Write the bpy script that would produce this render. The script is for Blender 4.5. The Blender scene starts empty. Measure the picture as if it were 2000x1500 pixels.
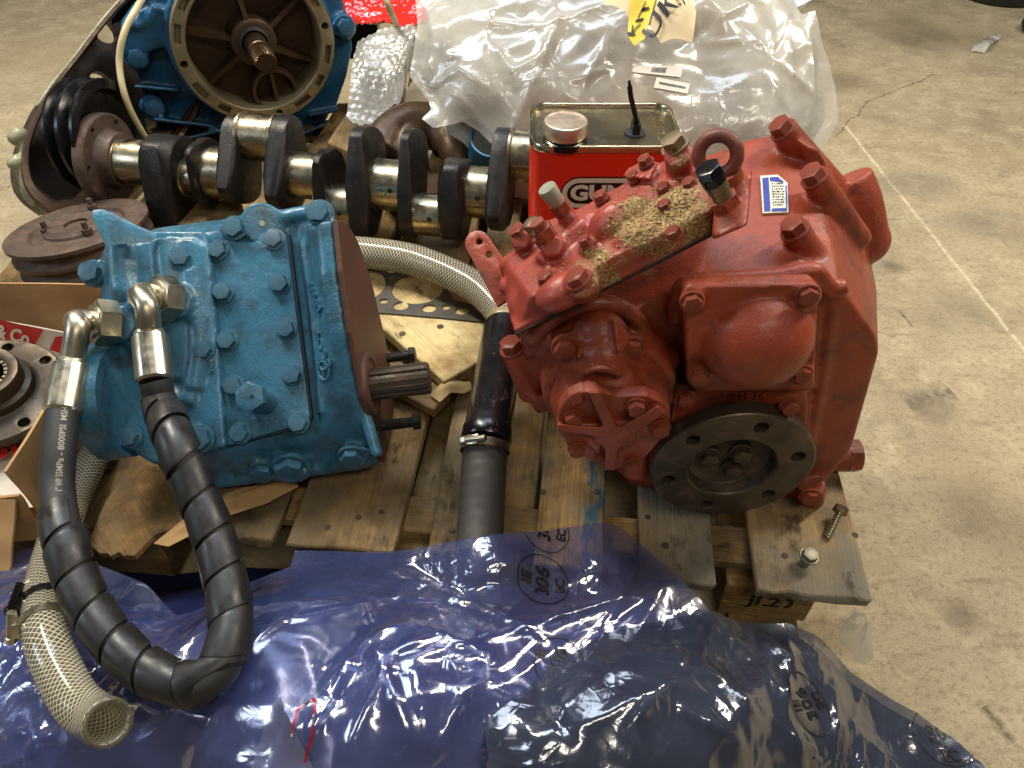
import bpy, bmesh, math, random
import numpy as np
from mathutils import Vector, Matrix
from math import radians as R, sin, cos, pi
random.seed(7); np.random.seed(7)
scn = bpy.context.scene
C = scn.collection

# ---------------------------------------------------------------- camera, world, lamps, exposure
CAM = Vector((0, 0, 1.05)); PITCH = R(45.6); FPX = 1444.0
cd = bpy.data.cameras.new('camera'); cam = bpy.data.objects.new('camera', cd); C.objects.link(cam)
cam.location = CAM; cam.rotation_euler = (R(90) - PITCH, 0, 0)
cd.lens = FPX / 2000 * 36; cd.sensor_width = 36; cd.clip_start = .02; cd.clip_end = 60
scn.camera = cam
w = bpy.data.worlds.new('World'); scn.world = w; w.use_nodes = True
w.node_tree.nodes['Background'].inputs[0].default_value = (1.0, .97, .92, 1)
w.node_tree.nodes['Background'].inputs[1].default_value = .075
def lamp(name, loc, target, sx, sy, power, col):
    l = bpy.data.lights.new(name, 'AREA'); l.shape = 'RECTANGLE'; l.size = sx; l.size_y = sy
    l.energy = power; l.color = col
    o = bpy.data.objects.new(name, l); C.objects.link(o); o.location = loc
    o.rotation_euler = (Vector(target) - Vector(loc)).to_track_quat('-Z', 'Y').to_euler()
    return o
WARM = (1.0, .91, .76); COOL = (.72, .84, 1.0)
lamp('strip_lamp_right', (1.75, 1.5, 2.3), (.2, .6, .1), .26, 1.4, 46, WARM)
lamp('strip_lamp_left', (-1.35, 1.9, 2.4), (-.2, .7, .1), .26, 1.4, 58, WARM)
lamp('strip_lamp_front', (.55, -.75, 2.5), (.1, .5, .1), 1.4, .26, 15, WARM)
lamp('roof_window', (-.25, 2.0, 3.3), (0, .9, .2), 2.6, 1.3, 66, COOL)
lamp('side_window', (-2.7, .2, 1.9), (-.2, .7, .2), .8, .7, 14, COOL)
vs = scn.view_settings; vs.view_transform = 'Standard'; vs.look = 'None'; vs.exposure = 0.30; vs.gamma = 1.0
try: scn.cycles.use_denoising = True
except Exception: pass
scn.cycles.max_bounces = 10; scn.cycles.transparent_max_bounces = 16
scn.cycles.sample_clamp_indirect = 6

# ---------------------------------------------------------------- where a sight line of the photograph meets a plane
def ray(px, py):
    x = (px - 1000) / FPX; y = (py - 750) / FPX
    return Vector((x, cos(PITCH) - y * sin(PITCH), -(sin(PITCH) + y * cos(PITCH))))
def on(px, py, O, N):
    d = ray(px, py); return CAM + d * ((Vector(O) - CAM).dot(N) / d.dot(N))
def pz(px, py, z): return on(px, py, (0, 0, z), Vector((0, 0, 1)))
def fy(px, py, Y): return on(px, py, (0, Y, 0), Vector((0, 1, 0)))
def pxl(p):
    q = Vector(p) - CAM; dep = q.y * cos(PITCH) - q.z * sin(PITCH); up = q.y * sin(PITCH) + q.z * cos(PITCH)
    return (1000 + FPX * q.x / dep, 750 - FPX * up / dep)
class Fr:
    def __init__(s, O, ax, az):
        s.O = Vector(O); s.ax = Vector(ax).normalized(); s.az = Vector(az).normalized()
        s.ay = s.az.cross(s.ax).normalized(); s.ax = s.ay.cross(s.az)
    def p(s, px, py, h=0.0): return on(px, py, s.O + s.az * h, s.az)
    def w(s, x, y, z=0.0): return s.O + s.ax * x + s.ay * y + s.az * z
    def loc(s, P):
        q = Vector(P) - s.O; return Vector((q.dot(s.ax), q.dot(s.ay), q.dot(s.az)))
    def M(s, P=None):
        m = Matrix((s.ax, s.ay, s.az)).transposed().to_4x4(); m.translation = s.O if P is None else P; return m
def basis(n, x=None):
    n = Vector(n).normalized()
    x = Vector(x) if x is not None else (Vector((1, 0, 0)) if abs(n.x) < .8 else Vector((0, 1, 0)))
    y = n.cross(x).normalized(); x = y.cross(n)
    return Matrix((x, y, n)).transposed().to_4x4()

# ---------------------------------------------------------------- objects
def thing(name, label, cat, loc, group=None):
    o = bpy.data.objects.new(name, None); C.objects.link(o); o.location = loc; o.empty_display_size = .05
    o['label'] = label; o['category'] = cat
    if group: o['group'] = group
    return o
def tag(o, label, cat, group=None):
    o['label'] = label; o['category'] = cat
    if group: o['group'] = group
    return o
def rootpos(p):
    v = Vector((0, 0, 0))
    while p: v += p.location; p = p.parent
    return v
def link(name, me, m, parent=None, smooth=True, angle=40, label=None):
    """me holds world coordinates; it is moved into its parent's space"""
    o = bpy.data.objects.new(name, me); C.objects.link(o)
    if parent:
        me.transform(Matrix.Translation(-rootpos(parent))); o.parent = parent
    if m: me.materials.append(m)
    if smooth:
        me.polygons.foreach_set('use_smooth', [True] * len(me.polygons))
        if angle and angle < 180: me.set_sharp_from_angle(angle=R(angle))
    if label: o['label'] = label
    return o
def obj(name, bm, m, parent=None, smooth=True, angle=40, label=None, fix=True):
    me = bpy.data.meshes.new(name)
    if fix: bmesh.ops.recalc_face_normals(bm, faces=bm.faces)
    bm.to_mesh(me); bm.free()
    return link(name, me, m, parent, smooth, angle, label)
def top(name, bm, m, label, cat, group=None, loc=None, **k):
    """a thing that is one mesh, its origin moved to loc"""
    o = obj(name, bm, m, None, **k)
    if loc is not None:
        o.data.transform(Matrix.Translation(-Vector(loc))); o.location = loc
    return tag(o, label, cat, group)
_tmp = []
def apply_mods(me, setup):
    o = bpy.data.objects.new('tmp', me); C.objects.link(o); setup(o)
    dg = bpy.context.evaluated_depsgraph_get(); dg.update()
    r = bpy.data.meshes.new_from_object(o.evaluated_get(dg)); r.materials.clear()
    bpy.data.objects.remove(o); bpy.data.meshes.remove(me)
    return r
def cast(name, bm, m, parent, voxel=.004, it=5, label=None):
    """fuse overlapping solids into one casting with soft fillets"""
    bmesh.ops.recalc_face_normals(bm, faces=bm.faces)
    me = bpy.data.meshes.new(name); bm.to_mesh(me); bm.free()
    def st(o):
        r = o.modifiers.new('r', 'REMESH'); r.mode = 'VOXEL'; r.voxel_size = voxel
        if it:
            s = o.modifiers.new('s', 'SMOOTH'); s.factor = .5; s.iterations = it
    return link(name, apply_mods(me, st), m, parent, True, 180, label)
def cut(name, bm, cutter, m, parent, bev=0, label=None):
    bmesh.ops.recalc_face_normals(bm, faces=bm.faces); bmesh.ops.recalc_face_normals(cutter, faces=cutter.faces)
    me = bpy.data.meshes.new(name); bm.to_mesh(me); bm.free()
    mc = bpy.data.meshes.new('cutter'); cutter.to_mesh(mc); cutter.free()
    oc = bpy.data.objects.new('cutter', mc); C.objects.link(oc)
    def st(o):
        b = o.modifiers.new('b', 'BOOLEAN'); b.operation = 'DIFFERENCE'; b.object = oc; b.solver = 'EXACT'; b.use_self = True; b.use_hole_tolerant = True
        if bev:
            v = o.modifiers.new('v', 'BEVEL'); v.width = bev; v.segments = 2; v.limit_method = 'ANGLE'; v.angle_limit = R(40)
    r = apply_mods(me, st); bpy.data.objects.remove(oc)
    return link(name, r, m, parent, True, 35, label)
def bevel(bm, w, seg=2, ang=35):
    bm.normal_update()
    es = [e for e in bm.edges if len(e.link_faces) == 2 and e.calc_face_angle(0) > R(ang)]
    bmesh.ops.bevel(bm, geom=es, offset=w, segments=seg, profile=.6, affect='EDGES', clamp_overlap=True)
    return bm

# ---------------------------------------------------------------- shapes
def B(): return bmesh.new()
def face(bm, vs):
    try: return bm.faces.new(vs)
    except ValueError: return None
def hull(bm, pts):
    vs = [bm.verts.new(p) for p in pts]
    r = bmesh.ops.convex_hull(bm, input=vs)
    dead = [e for e in r['geom_interior'] + r['geom_unused'] if isinstance(e, bmesh.types.BMVert) and e.is_valid]
    if dead: bmesh.ops.delete(bm, geom=list(set(dead)), context='VERTS')
def prism(bm, pts, vec):
    vec = Vector(vec)
    a = [bm.verts.new(p) for p in pts]; b = [bm.verts.new(Vector(p) + vec) for p in pts]; n = len(a)
    face(bm, a); face(bm, b[::-1])
    for i in range(n): face(bm, (a[i], b[i], b[(i + 1) % n], a[(i + 1) % n]))
def box(bm, M, x0, x1, y0, y1, z0, z1):
    v = [bm.verts.new(M @ Vector(q)) for q in ((x0,y0,z0),(x1,y0,z0),(x1,y1,z0),(x0,y1,z0),(x0,y0,z1),(x1,y0,z1),(x1,y1,z1),(x0,y1,z1))]
    for f in ((0,3,2,1),(4,5,6,7),(0,1,5,4),(1,2,6,5),(2,3,7,6),(3,0,4,7)): face(bm, [v[i] for i in f])
def lathe(bm, M, prof, n=32, closed=False):
    """prof: (r, z) pairs about M's z axis; ends are capped unless r = 0 or closed"""
    rings = []
    for r, z in prof:
        if r <= 1e-6: rings.append([bm.verts.new(M @ Vector((0, 0, z)))])
        else: rings.append([bm.verts.new(M @ Vector((r * cos(2*pi*i/n), r * sin(2*pi*i/n), z))) for i in range(n)])
    pr = list(zip(rings, rings[1:]))
    if closed: pr.append((rings[-1], rings[0]))
    for a, b in pr:
        for i in range(n):
            j = (i + 1) % n
            if len(a) == 1 and len(b) == 1: continue
            if len(a) == 1: face(bm, (a[0], b[i], b[j]))
            elif len(b) == 1: face(bm, (a[i], b[0], a[j]))
            else: face(bm, (a[i], b[i], b[j], a[j]))
    if not closed:
        for q, s in ((rings[0], 1), (rings[-1], -1)):
            if len(q) > 2: face(bm, q[::s])
def cyl(bm, p0, p1, r0, r1=None, n=20):
    p0, p1 = Vector(p0), Vector(p1); M = basis(p1 - p0); M.translation = p0
    lathe(bm, M, [(r0, 0), (r0 if r1 is None else r1, (p1 - p0).length)], n)
def ball(bm, c, rx, ry=None, rz=None, M=None, u=20, v=12):
    ry = rx if ry is None else ry; rz = rx if rz is None else rz
    m = (M.to_3x3().to_4x4() if M else Matrix.Identity(4)); m.translation = c
    bmesh.ops.create_uvsphere(bm, u_segments=u, v_segments=v, radius=1, matrix=m @ Matrix.Diagonal((rx, ry, rz, 1)))
def spline(pts, n=8):
    """Catmull-Rom through points (tuples of any length)"""
    P = [np.array(p, float) for p in pts]; P = [2*P[0]-P[1]] + P + [2*P[-1]-P[-2]]; out = []
    for i in range(1, len(P) - 2):
        a, b, c, d = P[i-1:i+3]
        for k in range(n):
            t = k / n
            out.append(.5*((2*b)+(c-a)*t+(2*a-5*b+4*c-d)*t*t+(3*b-a-3*c+d)*t**3))
    out.append(P[-2]); return out
def frames(path):
    P = [Vector(p[:3]) for p in path]; T = []
    for i in range(len(P)):
        T.append((P[min(i+1, len(P)-1)] - P[max(i-1, 0)]).normalized())
    u = basis(T[0]).col[0].to_3d(); res = []
    for i, t in enumerate(T):
        u = (u - t * u.dot(t)).normalized(); res.append((P[i], t, u, t.cross(u)))
    return res
def tube(bm, path, rad, n=16, caps=True, uv=False):
    fr = frames(path); rings = []
    L = 0
    for k, (p, t, u, v) in enumerate(fr):
        r = rad[k] if hasattr(rad, '__len__') else rad
        rings.append([bm.verts.new(p + (u * cos(2*pi*i/n) + v * sin(2*pi*i/n)) * r) for i in range(n)])
    lay = bm.loops.layers.uv.verify() if uv else None
    ls = [0]
    for k in range(1, len(fr)): ls.append(ls[-1] + (fr[k][0] - fr[k-1][0]).length)
    for k in range(len(rings) - 1):
        for i in range(n):
            f = face(bm, (rings[k][i], rings[k][(i+1) % n], rings[k+1][(i+1) % n], rings[k+1][i]))
            if uv and f:
                for l, (a, b) in zip(f.loops, ((i, k), (i+1, k), (i+1, k+1), (i, k+1))): l[lay].uv = (a / n, ls[b])
    if caps: face(bm, rings[0][::-1]); face(bm, rings[-1])
    return rings
def torus(bm, M, R0, r0, n=32, k=14):
    lathe(bm, M, [(R0 + r0*cos(2*pi*i/k), r0*sin(2*pi*i/k)) for i in range(k)], n, closed=True)
_cache = {}
def hexr(t): return cos(pi/6) / cos(((t + pi/6) % (pi/3)) - pi/6)
def hexhead(bm, M, r, h, z0=0, hole=0):
    n = 24; T = [2*pi*i/n + pi/6 for i in range(n)]
    rings = [[bm.verts.new(M @ Vector((r*hexr(t)*cos(t), r*hexr(t)*sin(t), z0))) for t in T],
             [bm.verts.new(M @ Vector((r*hexr(t)*cos(t), r*hexr(t)*sin(t), z0 + h - (hexr(t)-.84)*.5*r))) for t in T],
             [bm.verts.new(M @ Vector((r*.83*cos(t), r*.83*sin(t), z0 + h))) for t in T]]
    for a, b in zip(rings, rings[1:]):
        for i in range(n): face(bm, (a[i], a[(i+1) % n], b[(i+1) % n], b[i]))
    face(bm, rings[0][::-1])
    if hole:
        c = [bm.verts.new(M @ Vector((hole*cos(t), hole*sin(t), z0 + h))) for t in T]
        d = [bm.verts.new(M @ Vector((hole*cos(t), hole*sin(t), z0 + h*.4))) for t in T]
        for a, b in ((rings[2], c), (c, d)):
            for i in range(n): face(bm, (a[i], a[(i+1) % n], b[(i+1) % n], b[i]))
        face(bm, d)
    else: face(bm, rings[2])
def place(name, me, pos, n, s, parent, spin=0.0, label=None, x=None):
    o = bpy.data.objects.new(name, me); C.objects.link(o); o.parent = parent
    M = basis(n, x) @ Matrix.Rotation(spin, 4, 'Z') @ Matrix.Scale(s, 4)
    M.translation = Vector(pos) - (rootpos(parent) if parent else Vector((0, 0, 0)))
    o.matrix_local = M
    if label: o['label'] = label
    return o
def bolt(pos, n, s, m, parent, washer=True, tall=.68, name='bolt', spin=None, label=None):
    key = ('bolt', m.name, washer, tall)
    if key not in _cache:
        bm = B(); hexhead(bm, Matrix.Identity(4), 1, tall, .14 if washer else -.15)
        if washer: lathe(bm, Matrix.Identity(4), [(1.22, -.1), (1.22, .1), (1.16, .15), (0, .15)], 24)
        me = bpy.data.meshes.new('bolt'); bmesh.ops.recalc_face_normals(bm, faces=bm.faces); bm.to_mesh(me); bm.free()
        me.materials.append(m); me.polygons.foreach_set('use_smooth', [True]*len(me.polygons)); me.set_sharp_from_angle(angle=R(28))
        _cache[key] = me
    return place(name, _cache[key], pos, n, s, parent, random.uniform(0, 1) if spin is None else spin, label)
def text_mesh(s, size, ext=0.0, bold=0.0, res=3):
    cu = bpy.data.curves.new('t', 'FONT'); cu.body = s; cu.size = size; cu.align_x = 'CENTER'; cu.align_y = 'CENTER'
    cu.extrude = ext; cu.offset = bold; cu.resolution_u = res
    o = bpy.data.objects.new('t', cu); C.objects.link(o)
    dg = bpy.context.evaluated_depsgraph_get(); dg.update()
    me = bpy.data.meshes.new_from_object(o.evaluated_get(dg)); bpy.data.objects.remove(o); bpy.data.curves.remove(cu)
    me.materials.clear()
    return me

# ---------------------------------------------------------------- materials
def rgb(r, g, b):
    f = lambda c: ((c/255)/12.92 if c/255 <= .04045 else (((c/255)+.055)/1.055)**2.4)
    return (f(r), f(g), f(b), 1)
class Mat:
    def __init__(s, name):
        s.m = bpy.data.materials.new(name); s.m.use_nodes = True; s.t = s.m.node_tree; s.n = s.t.nodes
        s.b = s.n['Principled BSDF']; s.out = s.n['Material Output']; s.tc = s.n.new('ShaderNodeTexCoord'); s.co = s.tc.outputs['Object']
    def link(s, a, b): s.t.links.new(a, b); return s
    def set(s, **k):
        for q, v in k.items():
            i = s.b.inputs[q.replace('_', ' ')]
            if hasattr(v, 'links') or hasattr(v, 'is_linked'): s.t.links.new(v, i)
            else: i.default_value = v
        return s
    def mapped(s, scale, rot=(0, 0, 0), co=None):
        mp = s.n.new('ShaderNodeMapping'); mp.inputs['Scale'].default_value = scale; mp.inputs['Rotation'].default_value = rot
        s.t.links.new(co or s.co, mp.inputs['Vector']); return mp.outputs[0]
    def noise(s, scale, detail=4, rough=.6, co=None, dist=0):
        t = s.n.new('ShaderNodeTexNoise'); t.inputs['Scale'].default_value = scale; t.inputs['Detail'].default_value = detail
        t.inputs['Roughness'].default_value = rough; t.inputs['Distortion'].default_value = dist
        s.t.links.new(co or s.co, t.inputs['Vector']); return t.outputs['Fac']
    def vor(s, scale, co=None, feature='F1'):
        t = s.n.new('ShaderNodeTexVoronoi'); t.inputs['Scale'].default_value = scale; t.feature = feature
        s.t.links.new(co or s.co, t.inputs['Vector']); return t.outputs['Distance']
    def ramp(s, fac, stops, mode='LINEAR'):
        r = s.n.new('ShaderNodeValToRGB'); e = r.color_ramp.elements; r.color_ramp.interpolation = mode
        while len(e) < len(stops): e.new(.5)
        for q, (p, c) in zip(e, stops): q.position = p; q.color = c if hasattr(c, '__len__') else (c, c, c, 1)
        s.t.links.new(fac, r.inputs[0]); return r.outputs[0]
    def mix(s, fac, a, b, mode='MIX'):
        x = s.n.new('ShaderNodeMix'); x.data_type = 'RGBA'; x.blend_type = mode
        for v, i in ((fac, x.inputs[0]), (a, x.inputs[6]), (b, x.inputs[7])):
            if hasattr(v, 'is_linked'): s.t.links.new(v, i)
            else: i.default_value = v
        return x.outputs[2]
    def math(s, op, a, b=0.0, c=0.0, clamp=False):
        x = s.n.new('ShaderNodeMath'); x.operation = op; x.use_clamp = clamp
        for v, i in zip((a, b, c), x.inputs):
            if hasattr(v, 'is_linked'): s.t.links.new(v, i)
            else: i.default_value = v
        return x.outputs[0]
    def xyz(s, co=None):
        x = s.n.new('ShaderNodeSeparateXYZ'); s.t.links.new(co or s.co, x.inputs[0]); return x.outputs
    def bump(s, h, strength=.3, dist=.002):
        x = s.n.new('ShaderNodeBump'); x.inputs['Strength'].default_value = strength; x.inputs['Distance'].default_value = dist
        s.t.links.new(h, x.inputs['Height']); s.t.links.new(x.outputs[0], s.b.inputs['Normal']); return s
K = lambda v: (v, v, v, 1)
def paint(name, c1, c2, dirt, rough=.34, dirt_amt=.52, chips=None, bumpd=.0022, oil=None):
    a = Mat(name)
    col = a.mix(a.ramp(a.noise(9, 5), [(.35, K(0)), (.68, K(1))]), c1, c2)
    col = a.mix(a.ramp(a.noise(26, 8, .72), [(dirt_amt, K(0)), (dirt_amt + .16, K(.85))]), col, dirt)
    sp = a.ramp(a.noise(240, 3), [(.70, K(0)), (.74, K(.7))])
    col = a.mix(sp, col, dirt)
    if oil: col = a.mix(a.ramp(a.noise(7, 8, .72, dist=.6), [(.53, K(0)), (.66, K(.62))]), col, oil)
    col = a.mix(a.ramp(a.noise(15, 9, .78), [(.60, K(0)), (.72, K(.5))]), col, rgb(150, 124, 92))
    if chips: col = a.mix(a.ramp(a.noise(38, 9, .7), [(.70, K(0)), (.712, K(1))]), col, chips)
    rg = a.ramp(a.noise(18, 6), [(.3, K(rough - .1)), (.75, K(rough + .25))])
    h = a.math('ADD', a.math('MULTIPLY', a.noise(70, 4), 1.0), a.math('MULTIPLY', a.noise(330, 3), .35))
    a.set(Base_Color=col, Roughness=rg, Coat_Weight=.12, Coat_Roughness=.2, Specular_IOR_Level=.42).bump(h, .6, bumpd); return a.m
def metal(name, c1, c2, rough=.3, metallic=1.0, scale=20, bumps=.15, rust=None, rust_amt=.6, aniso=0):
    a = Mat(name)
    col = a.mix(a.ramp(a.noise(scale, 6, .65), [(.3, K(0)), (.7, K(1))]), c1, c2)
    mt = K(metallic)
    rg = a.ramp(a.noise(scale * 2, 5), [(.3, K(max(.05, rough - .1))), (.7, K(rough + .15))])
    a.set(Metallic=metallic)
    if rust:
        k = a.ramp(a.noise(scale * 1.4, 8, .7), [(rust_amt, K(0)), (rust_amt + .12, K(1))])
        col = a.mix(k, col, rust); a.set(Metallic=a.math('MULTIPLY', a.math('SUBTRACT', 1.0, k), metallic))
        rg = a.mix(k, rg, K(.85))
    a.set(Base_Color=col, Roughness=rg).bump(a.noise(scale * 9, 4), bumps, .0008); return a.m
def wood(name, c1, c2, stain, grey=None, paintc=None):
    a = Mat(name); oi = a.n.new('ShaderNodeObjectInfo')
    ad = a.n.new('ShaderNodeVectorMath'); ad.operation = 'ADD'
    sc = a.n.new('ShaderNodeVectorMath'); sc.operation = 'SCALE'; sc.inputs[0].default_value = (7, 13, 5); a.t.links.new(oi.outputs['Random'], sc.inputs['Scale'])
    a.t.links.new(a.co, ad.inputs[0]); a.t.links.new(sc.outputs[0], ad.inputs[1]); co = ad.outputs[0]
    g = a.noise(1, 6, .65, a.mapped((110, 5, 60), co=co), .6)
    col = a.mix(a.ramp(g, [(.3, K(0)), (.72, K(1))]), c1, c2)
    fine = a.noise(1, 3, .7, a.mapped((420, 14, 200), co=co))
    col = a.mix(a.ramp(fine, [(.52, K(0)), (.75, K(.55))]), col, stain)
    col = a.mix(a.ramp(a.noise(7, 7, .7, co=co), [(.40, K(0)), (.64, K(.95))]), col, stain)
    if grey: col = a.mix(a.ramp(a.noise(5, 6, .65, a.mapped((1, .6, 1), co=co)), [(.45, K(0)), (.58, K(.8))]), col, grey)
    if paintc: col = a.mix(a.ramp(a.noise(1, 8, .75, a.mapped((16, 5, 9), co=co)), [(.545, K(0)), (.575, K(.9))]), col, paintc)
    col = a.mix(a.ramp(a.noise(60, 4, .6, co=co), [(.7, K(0)), (.74, K(.9))]), col, rgb(40, 28, 16))
    h = a.math('ADD', g, a.math('MULTIPLY', fine, .8))
    col = a.mix(a.ramp(a.noise(16, 8, .75, a.mapped((1, .5, 1), co=co)), [(.56, K(0)), (.66, K(.8))]), col, rgb(52, 38, 24))
    a.set(Base_Color=col, Roughness=.8, Specular_IOR_Level=.25).bump(h, .9, .003); return a.m
def plain(name, col, rough=.5, metallic=0, bumps=0, bscale=100, **k):
    a = Mat(name); v = a.noise(14, 5)
    c2 = tuple(q*.72 for q in col[:3]) + (1,)
    a.set(Base_Color=a.mix(a.ramp(v, [(.3, K(0)), (.7, K(1))]), col, c2), Roughness=rough, Metallic=metallic, **k)
    if bumps: a.bump(a.noise(bscale, 4), bumps, .001)
    return a.m
RED = paint('red_paint', rgb(150, 62, 34), rgb(128, 51, 28), rgb(92, 50, 33), .48, .52, rgb(104, 92, 80), .0026, rgb(66, 36, 26))
BLUE = paint('blue_paint', rgb(62, 114, 136), rgb(46, 96, 120), rgb(52, 72, 80), .26, .48, rgb(150, 150, 128), .0027, rgb(30, 54, 66))
BLUE2 = paint('older_blue_paint', rgb(34, 92, 128), rgb(26, 74, 108), rgb(40, 66, 84), .3, .48)
STEEL = metal('polished_steel', rgb(188, 176, 150), rgb(140, 128, 104), .27, 1, 24, .12, rgb(74, 58, 42), .67)
ZINC = metal('zinc_plate', rgb(200, 192, 172), rgb(165, 156, 132), .32, 1, 30, .1)
IRON = metal('dark_cast_iron', rgb(62, 58, 54), rgb(28, 27, 26), .38, .6, 34, .8, rgb(86, 66, 50), .62)
FLANGEM = metal('oiled_steel', rgb(102, 90, 74), rgb(70, 61, 50), .40, .7, 22, .35, rgb(96, 64, 40), .55)
RUST = metal('rusty_iron', rgb(98, 80, 66), rgb(62, 48, 40), .58, .3, 30, .6, rgb(112, 72, 46), .56)
BLACKM = metal('black_paint', rgb(22, 20, 22), rgb(14, 13, 14), .2, 0, 20, .1, rgb(110, 78, 62), .60)
BLACKP = metal('black_enamel', rgb(26, 24, 26), rgb(16, 15, 17), .22, .3, 20, .1)
RUBBER = plain('black_rubber', rgb(38, 36, 34), .62, 0, .3, 500)
WRAP = plain('black_plastic_wrap', rgb(30, 28, 27), .38, 0, .12, 220)
ALLOY = metal('dirty_alloy', rgb(138, 122, 96), rgb(108, 92, 68), .38, .75, 24, .4, rgb(74, 52, 34), .56)
BROWNIN = metal('brown_oily_inside', rgb(86, 62, 40), rgb(58, 42, 28), .42, .4, 18, .3, rgb(46, 32, 22), .55)
DARK = plain('hole_shade', rgb(12, 10, 9), .8)  # near-black discs give holes their shade in place of real depth
WOOD = wood('pallet_wood', rgb(184, 150, 96), rgb(142, 110, 64), rgb(66, 47, 28), rgb(116, 102, 78))
WOODB = wood('pallet_wood_blue_marks', rgb(182, 148, 94), rgb(146, 112, 66), rgb(70, 50, 30), rgb(120, 110, 90), rgb(46, 88, 108))
WOODG = wood('grey_pallet_wood', rgb(186, 156, 106), rgb(152, 122, 80), rgb(80, 64, 44), rgb(128, 122, 108))
PINE = wood('pale_board', rgb(222, 200, 146), rgb(206, 180, 124), rgb(128, 98, 58))
# ---------------------------------------------------------------- the ground
def floor_mat():
    a = Mat('concrete')
    n1 = a.noise(2.2, 8, .62); n2 = a.noise(14, 8, .7); n3 = a.noise(90, 4, .7); n4 = a.noise(420, 3, .6)
    col = a.mix(a.ramp(n1, [(.3, K(0)), (.7, K(1))]), rgb(168, 150, 118), rgb(142, 126, 98))
    col = a.mix(a.ramp(n2, [(.45, K(0)), (.72, K(.55))]), col, rgb(204, 188, 152))
    col = a.mix(a.ramp(a.noise(4.5, 9, .7), [(.52, K(0)), (.66, K(.6))]), col, rgb(116, 104, 82))
    col = a.mix(a.ramp(n3, [(.50, K(0)), (.68, K(.65))]), col, rgb(112, 96, 66))
    col = a.mix(a.ramp(n4, [(.52, K(0)), (.66, K(.45))]), col, rgb(206, 192, 156))
    col = a.mix(a.ramp(a.noise(33, 5, .65), [(.68, K(0)), (.72, K(.8))]), col, rgb(76, 66, 52))
    col = a.mix(a.ramp(a.noise(8, 6, .7, a.mapped((1, 3.2, 1), (0, 0, .7))), [(.56, K(0)), (.70, K(.55))]), col, rgb(112, 98, 70))
    col = a.mix(a.ramp(a.noise(1, 6, .75, a.mapped((60, 200, 1), (0, 0, -.5))), [(.60, K(0)), (.70, K(.5))]), col, rgb(216, 196, 152))
    col = a.mix(a.ramp(a.vor(75), [(.06, K(.7)), (.10, K(0))]), col, a.ramp(n1, [(.45, rgb(88, 74, 50)), (.55, rgb(222, 206, 168))]))
    x, y, z = a.xyz()
    def stroke(p, q, wd, wob, c, k):
        """a worn line between floor points p and q"""
        nonlocal col
        d = Vector((q[0]-p[0], q[1]-p[1])); L = d.length; d /= L
        s = a.math('ADD', a.math('MULTIPLY', a.math('SUBTRACT', x, p[0]), d.x), a.math('MULTIPLY', a.math('SUBTRACT', y, p[1]), d.y))
        e = a.math('ADD', a.math('MULTIPLY', a.math('SUBTRACT', x, p[0]), -d.y), a.math('MULTIPLY', a.math('SUBTRACT', y, p[1]), d.x))
        e = a.math('ADD', e, a.math('MULTIPLY', a.math('SUBTRACT', a.noise(9 if wob > .01 else 40, 5, .65), .5), wob))
        inside = a.math('MULTIPLY', a.math('GREATER_THAN', s, 0), a.math('LESS_THAN', s, L))
        f = a.math('MULTIPLY', a.math('SUBTRACT', 1.0, a.math('DIVIDE', a.math('ABSOLUTE', e), wd), 0, True), inside, 0, True)
        f = a.math('MULTIPLY', f, a.ramp(a.noise(70, 4), [(.36, K(.25)), (.55, K(1))]))
        col = a.mix(a.math('MULTIPLY', f, k, 0, True), col, c)
    g = lambda px, py: pz(px, py, 0)
    stroke(g(1650, 245), g(2010, 695), .007, .022, rgb(218, 204, 170), .8)
    stroke(g(1632, 265), g(1700, 195), .0042, .05, rgb(84, 70, 50), 1.1)
    stroke(g(1700, 195), g(1830, 145), .0038, .06, rgb(84, 70, 50), 1.1)
    stroke(g(1830, 145), g(1990, 150), .003, .06, rgb(104, 90, 66), .6)
    stroke(g(1920, 1380), g(1980, 1450), .010, .015, rgb(84, 70, 46), .9)
    stroke(g(1755, 605), g(1785, 640), .005, .006, rgb(78, 68, 50), .9)
    stroke(g(1770, 790), g(1860, 765), .045, .06, rgb(104, 94, 76), 1.0)
    def blot(px, py, r, c, k, sq=1.0):
        nonlocal col
        q = g(px, py); dx = a.math('SUBTRACT', x, q.x); dy = a.math('MULTIPLY', a.math('SUBTRACT', y, q.y), sq)
        d = a.math('SQRT', a.math('ADD', a.math('MULTIPLY', dx, dx), a.math('MULTIPLY', dy, dy)))
        e = a.math('ADD', a.math('SUBTRACT', 1.0, a.math('DIVIDE', d, r)), a.math('MULTIPLY', a.math('SUBTRACT', a.noise(7, 8, .7), .5), 2.6))
        col = a.mix(a.math('MULTIPLY', a.ramp(e, [(.25, K(0)), (.85, K(1))]), k*.72, 0, True), col, c)
    for q in ((1790, 360, .22, rgb(112, 104, 88), .75, 1.6), (1900, 430, .16, rgb(104, 96, 80), .7), (1830, 800, .10, rgb(98, 88, 70), .8, 1.8), (1900, 620, .14, rgb(120, 110, 88), .6), (1660, 160, .14, rgb(96, 82, 60), .7), (1950, 1000, .16, rgb(128, 112, 82), .6, .6), (1880, 1200, .05, rgb(92, 78, 56), .8), (60, 120, .3, rgb(140, 122, 90), .5), (1740, 520, .04, rgb(84, 74, 58), .8), (1800, 60, .30, rgb(98, 86, 64), .8)): blot(*q)
    h = a.math('ADD', a.math('MULTIPLY', n3, .7), a.math('MULTIPLY', n4, .5))
    a.set(Base_Color=col, Roughness=a.ramp(n2, [(.3, K(.62)), (.7, K(.86))]), Specular_IOR_Level=.3).bump(h, .35, .0025)
    return a.m
bm = B()
for q in ((-8, -6), (8, -6), (8, 12), (-8, 12)): bm.verts.new((q[0], q[1], 0))
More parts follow.
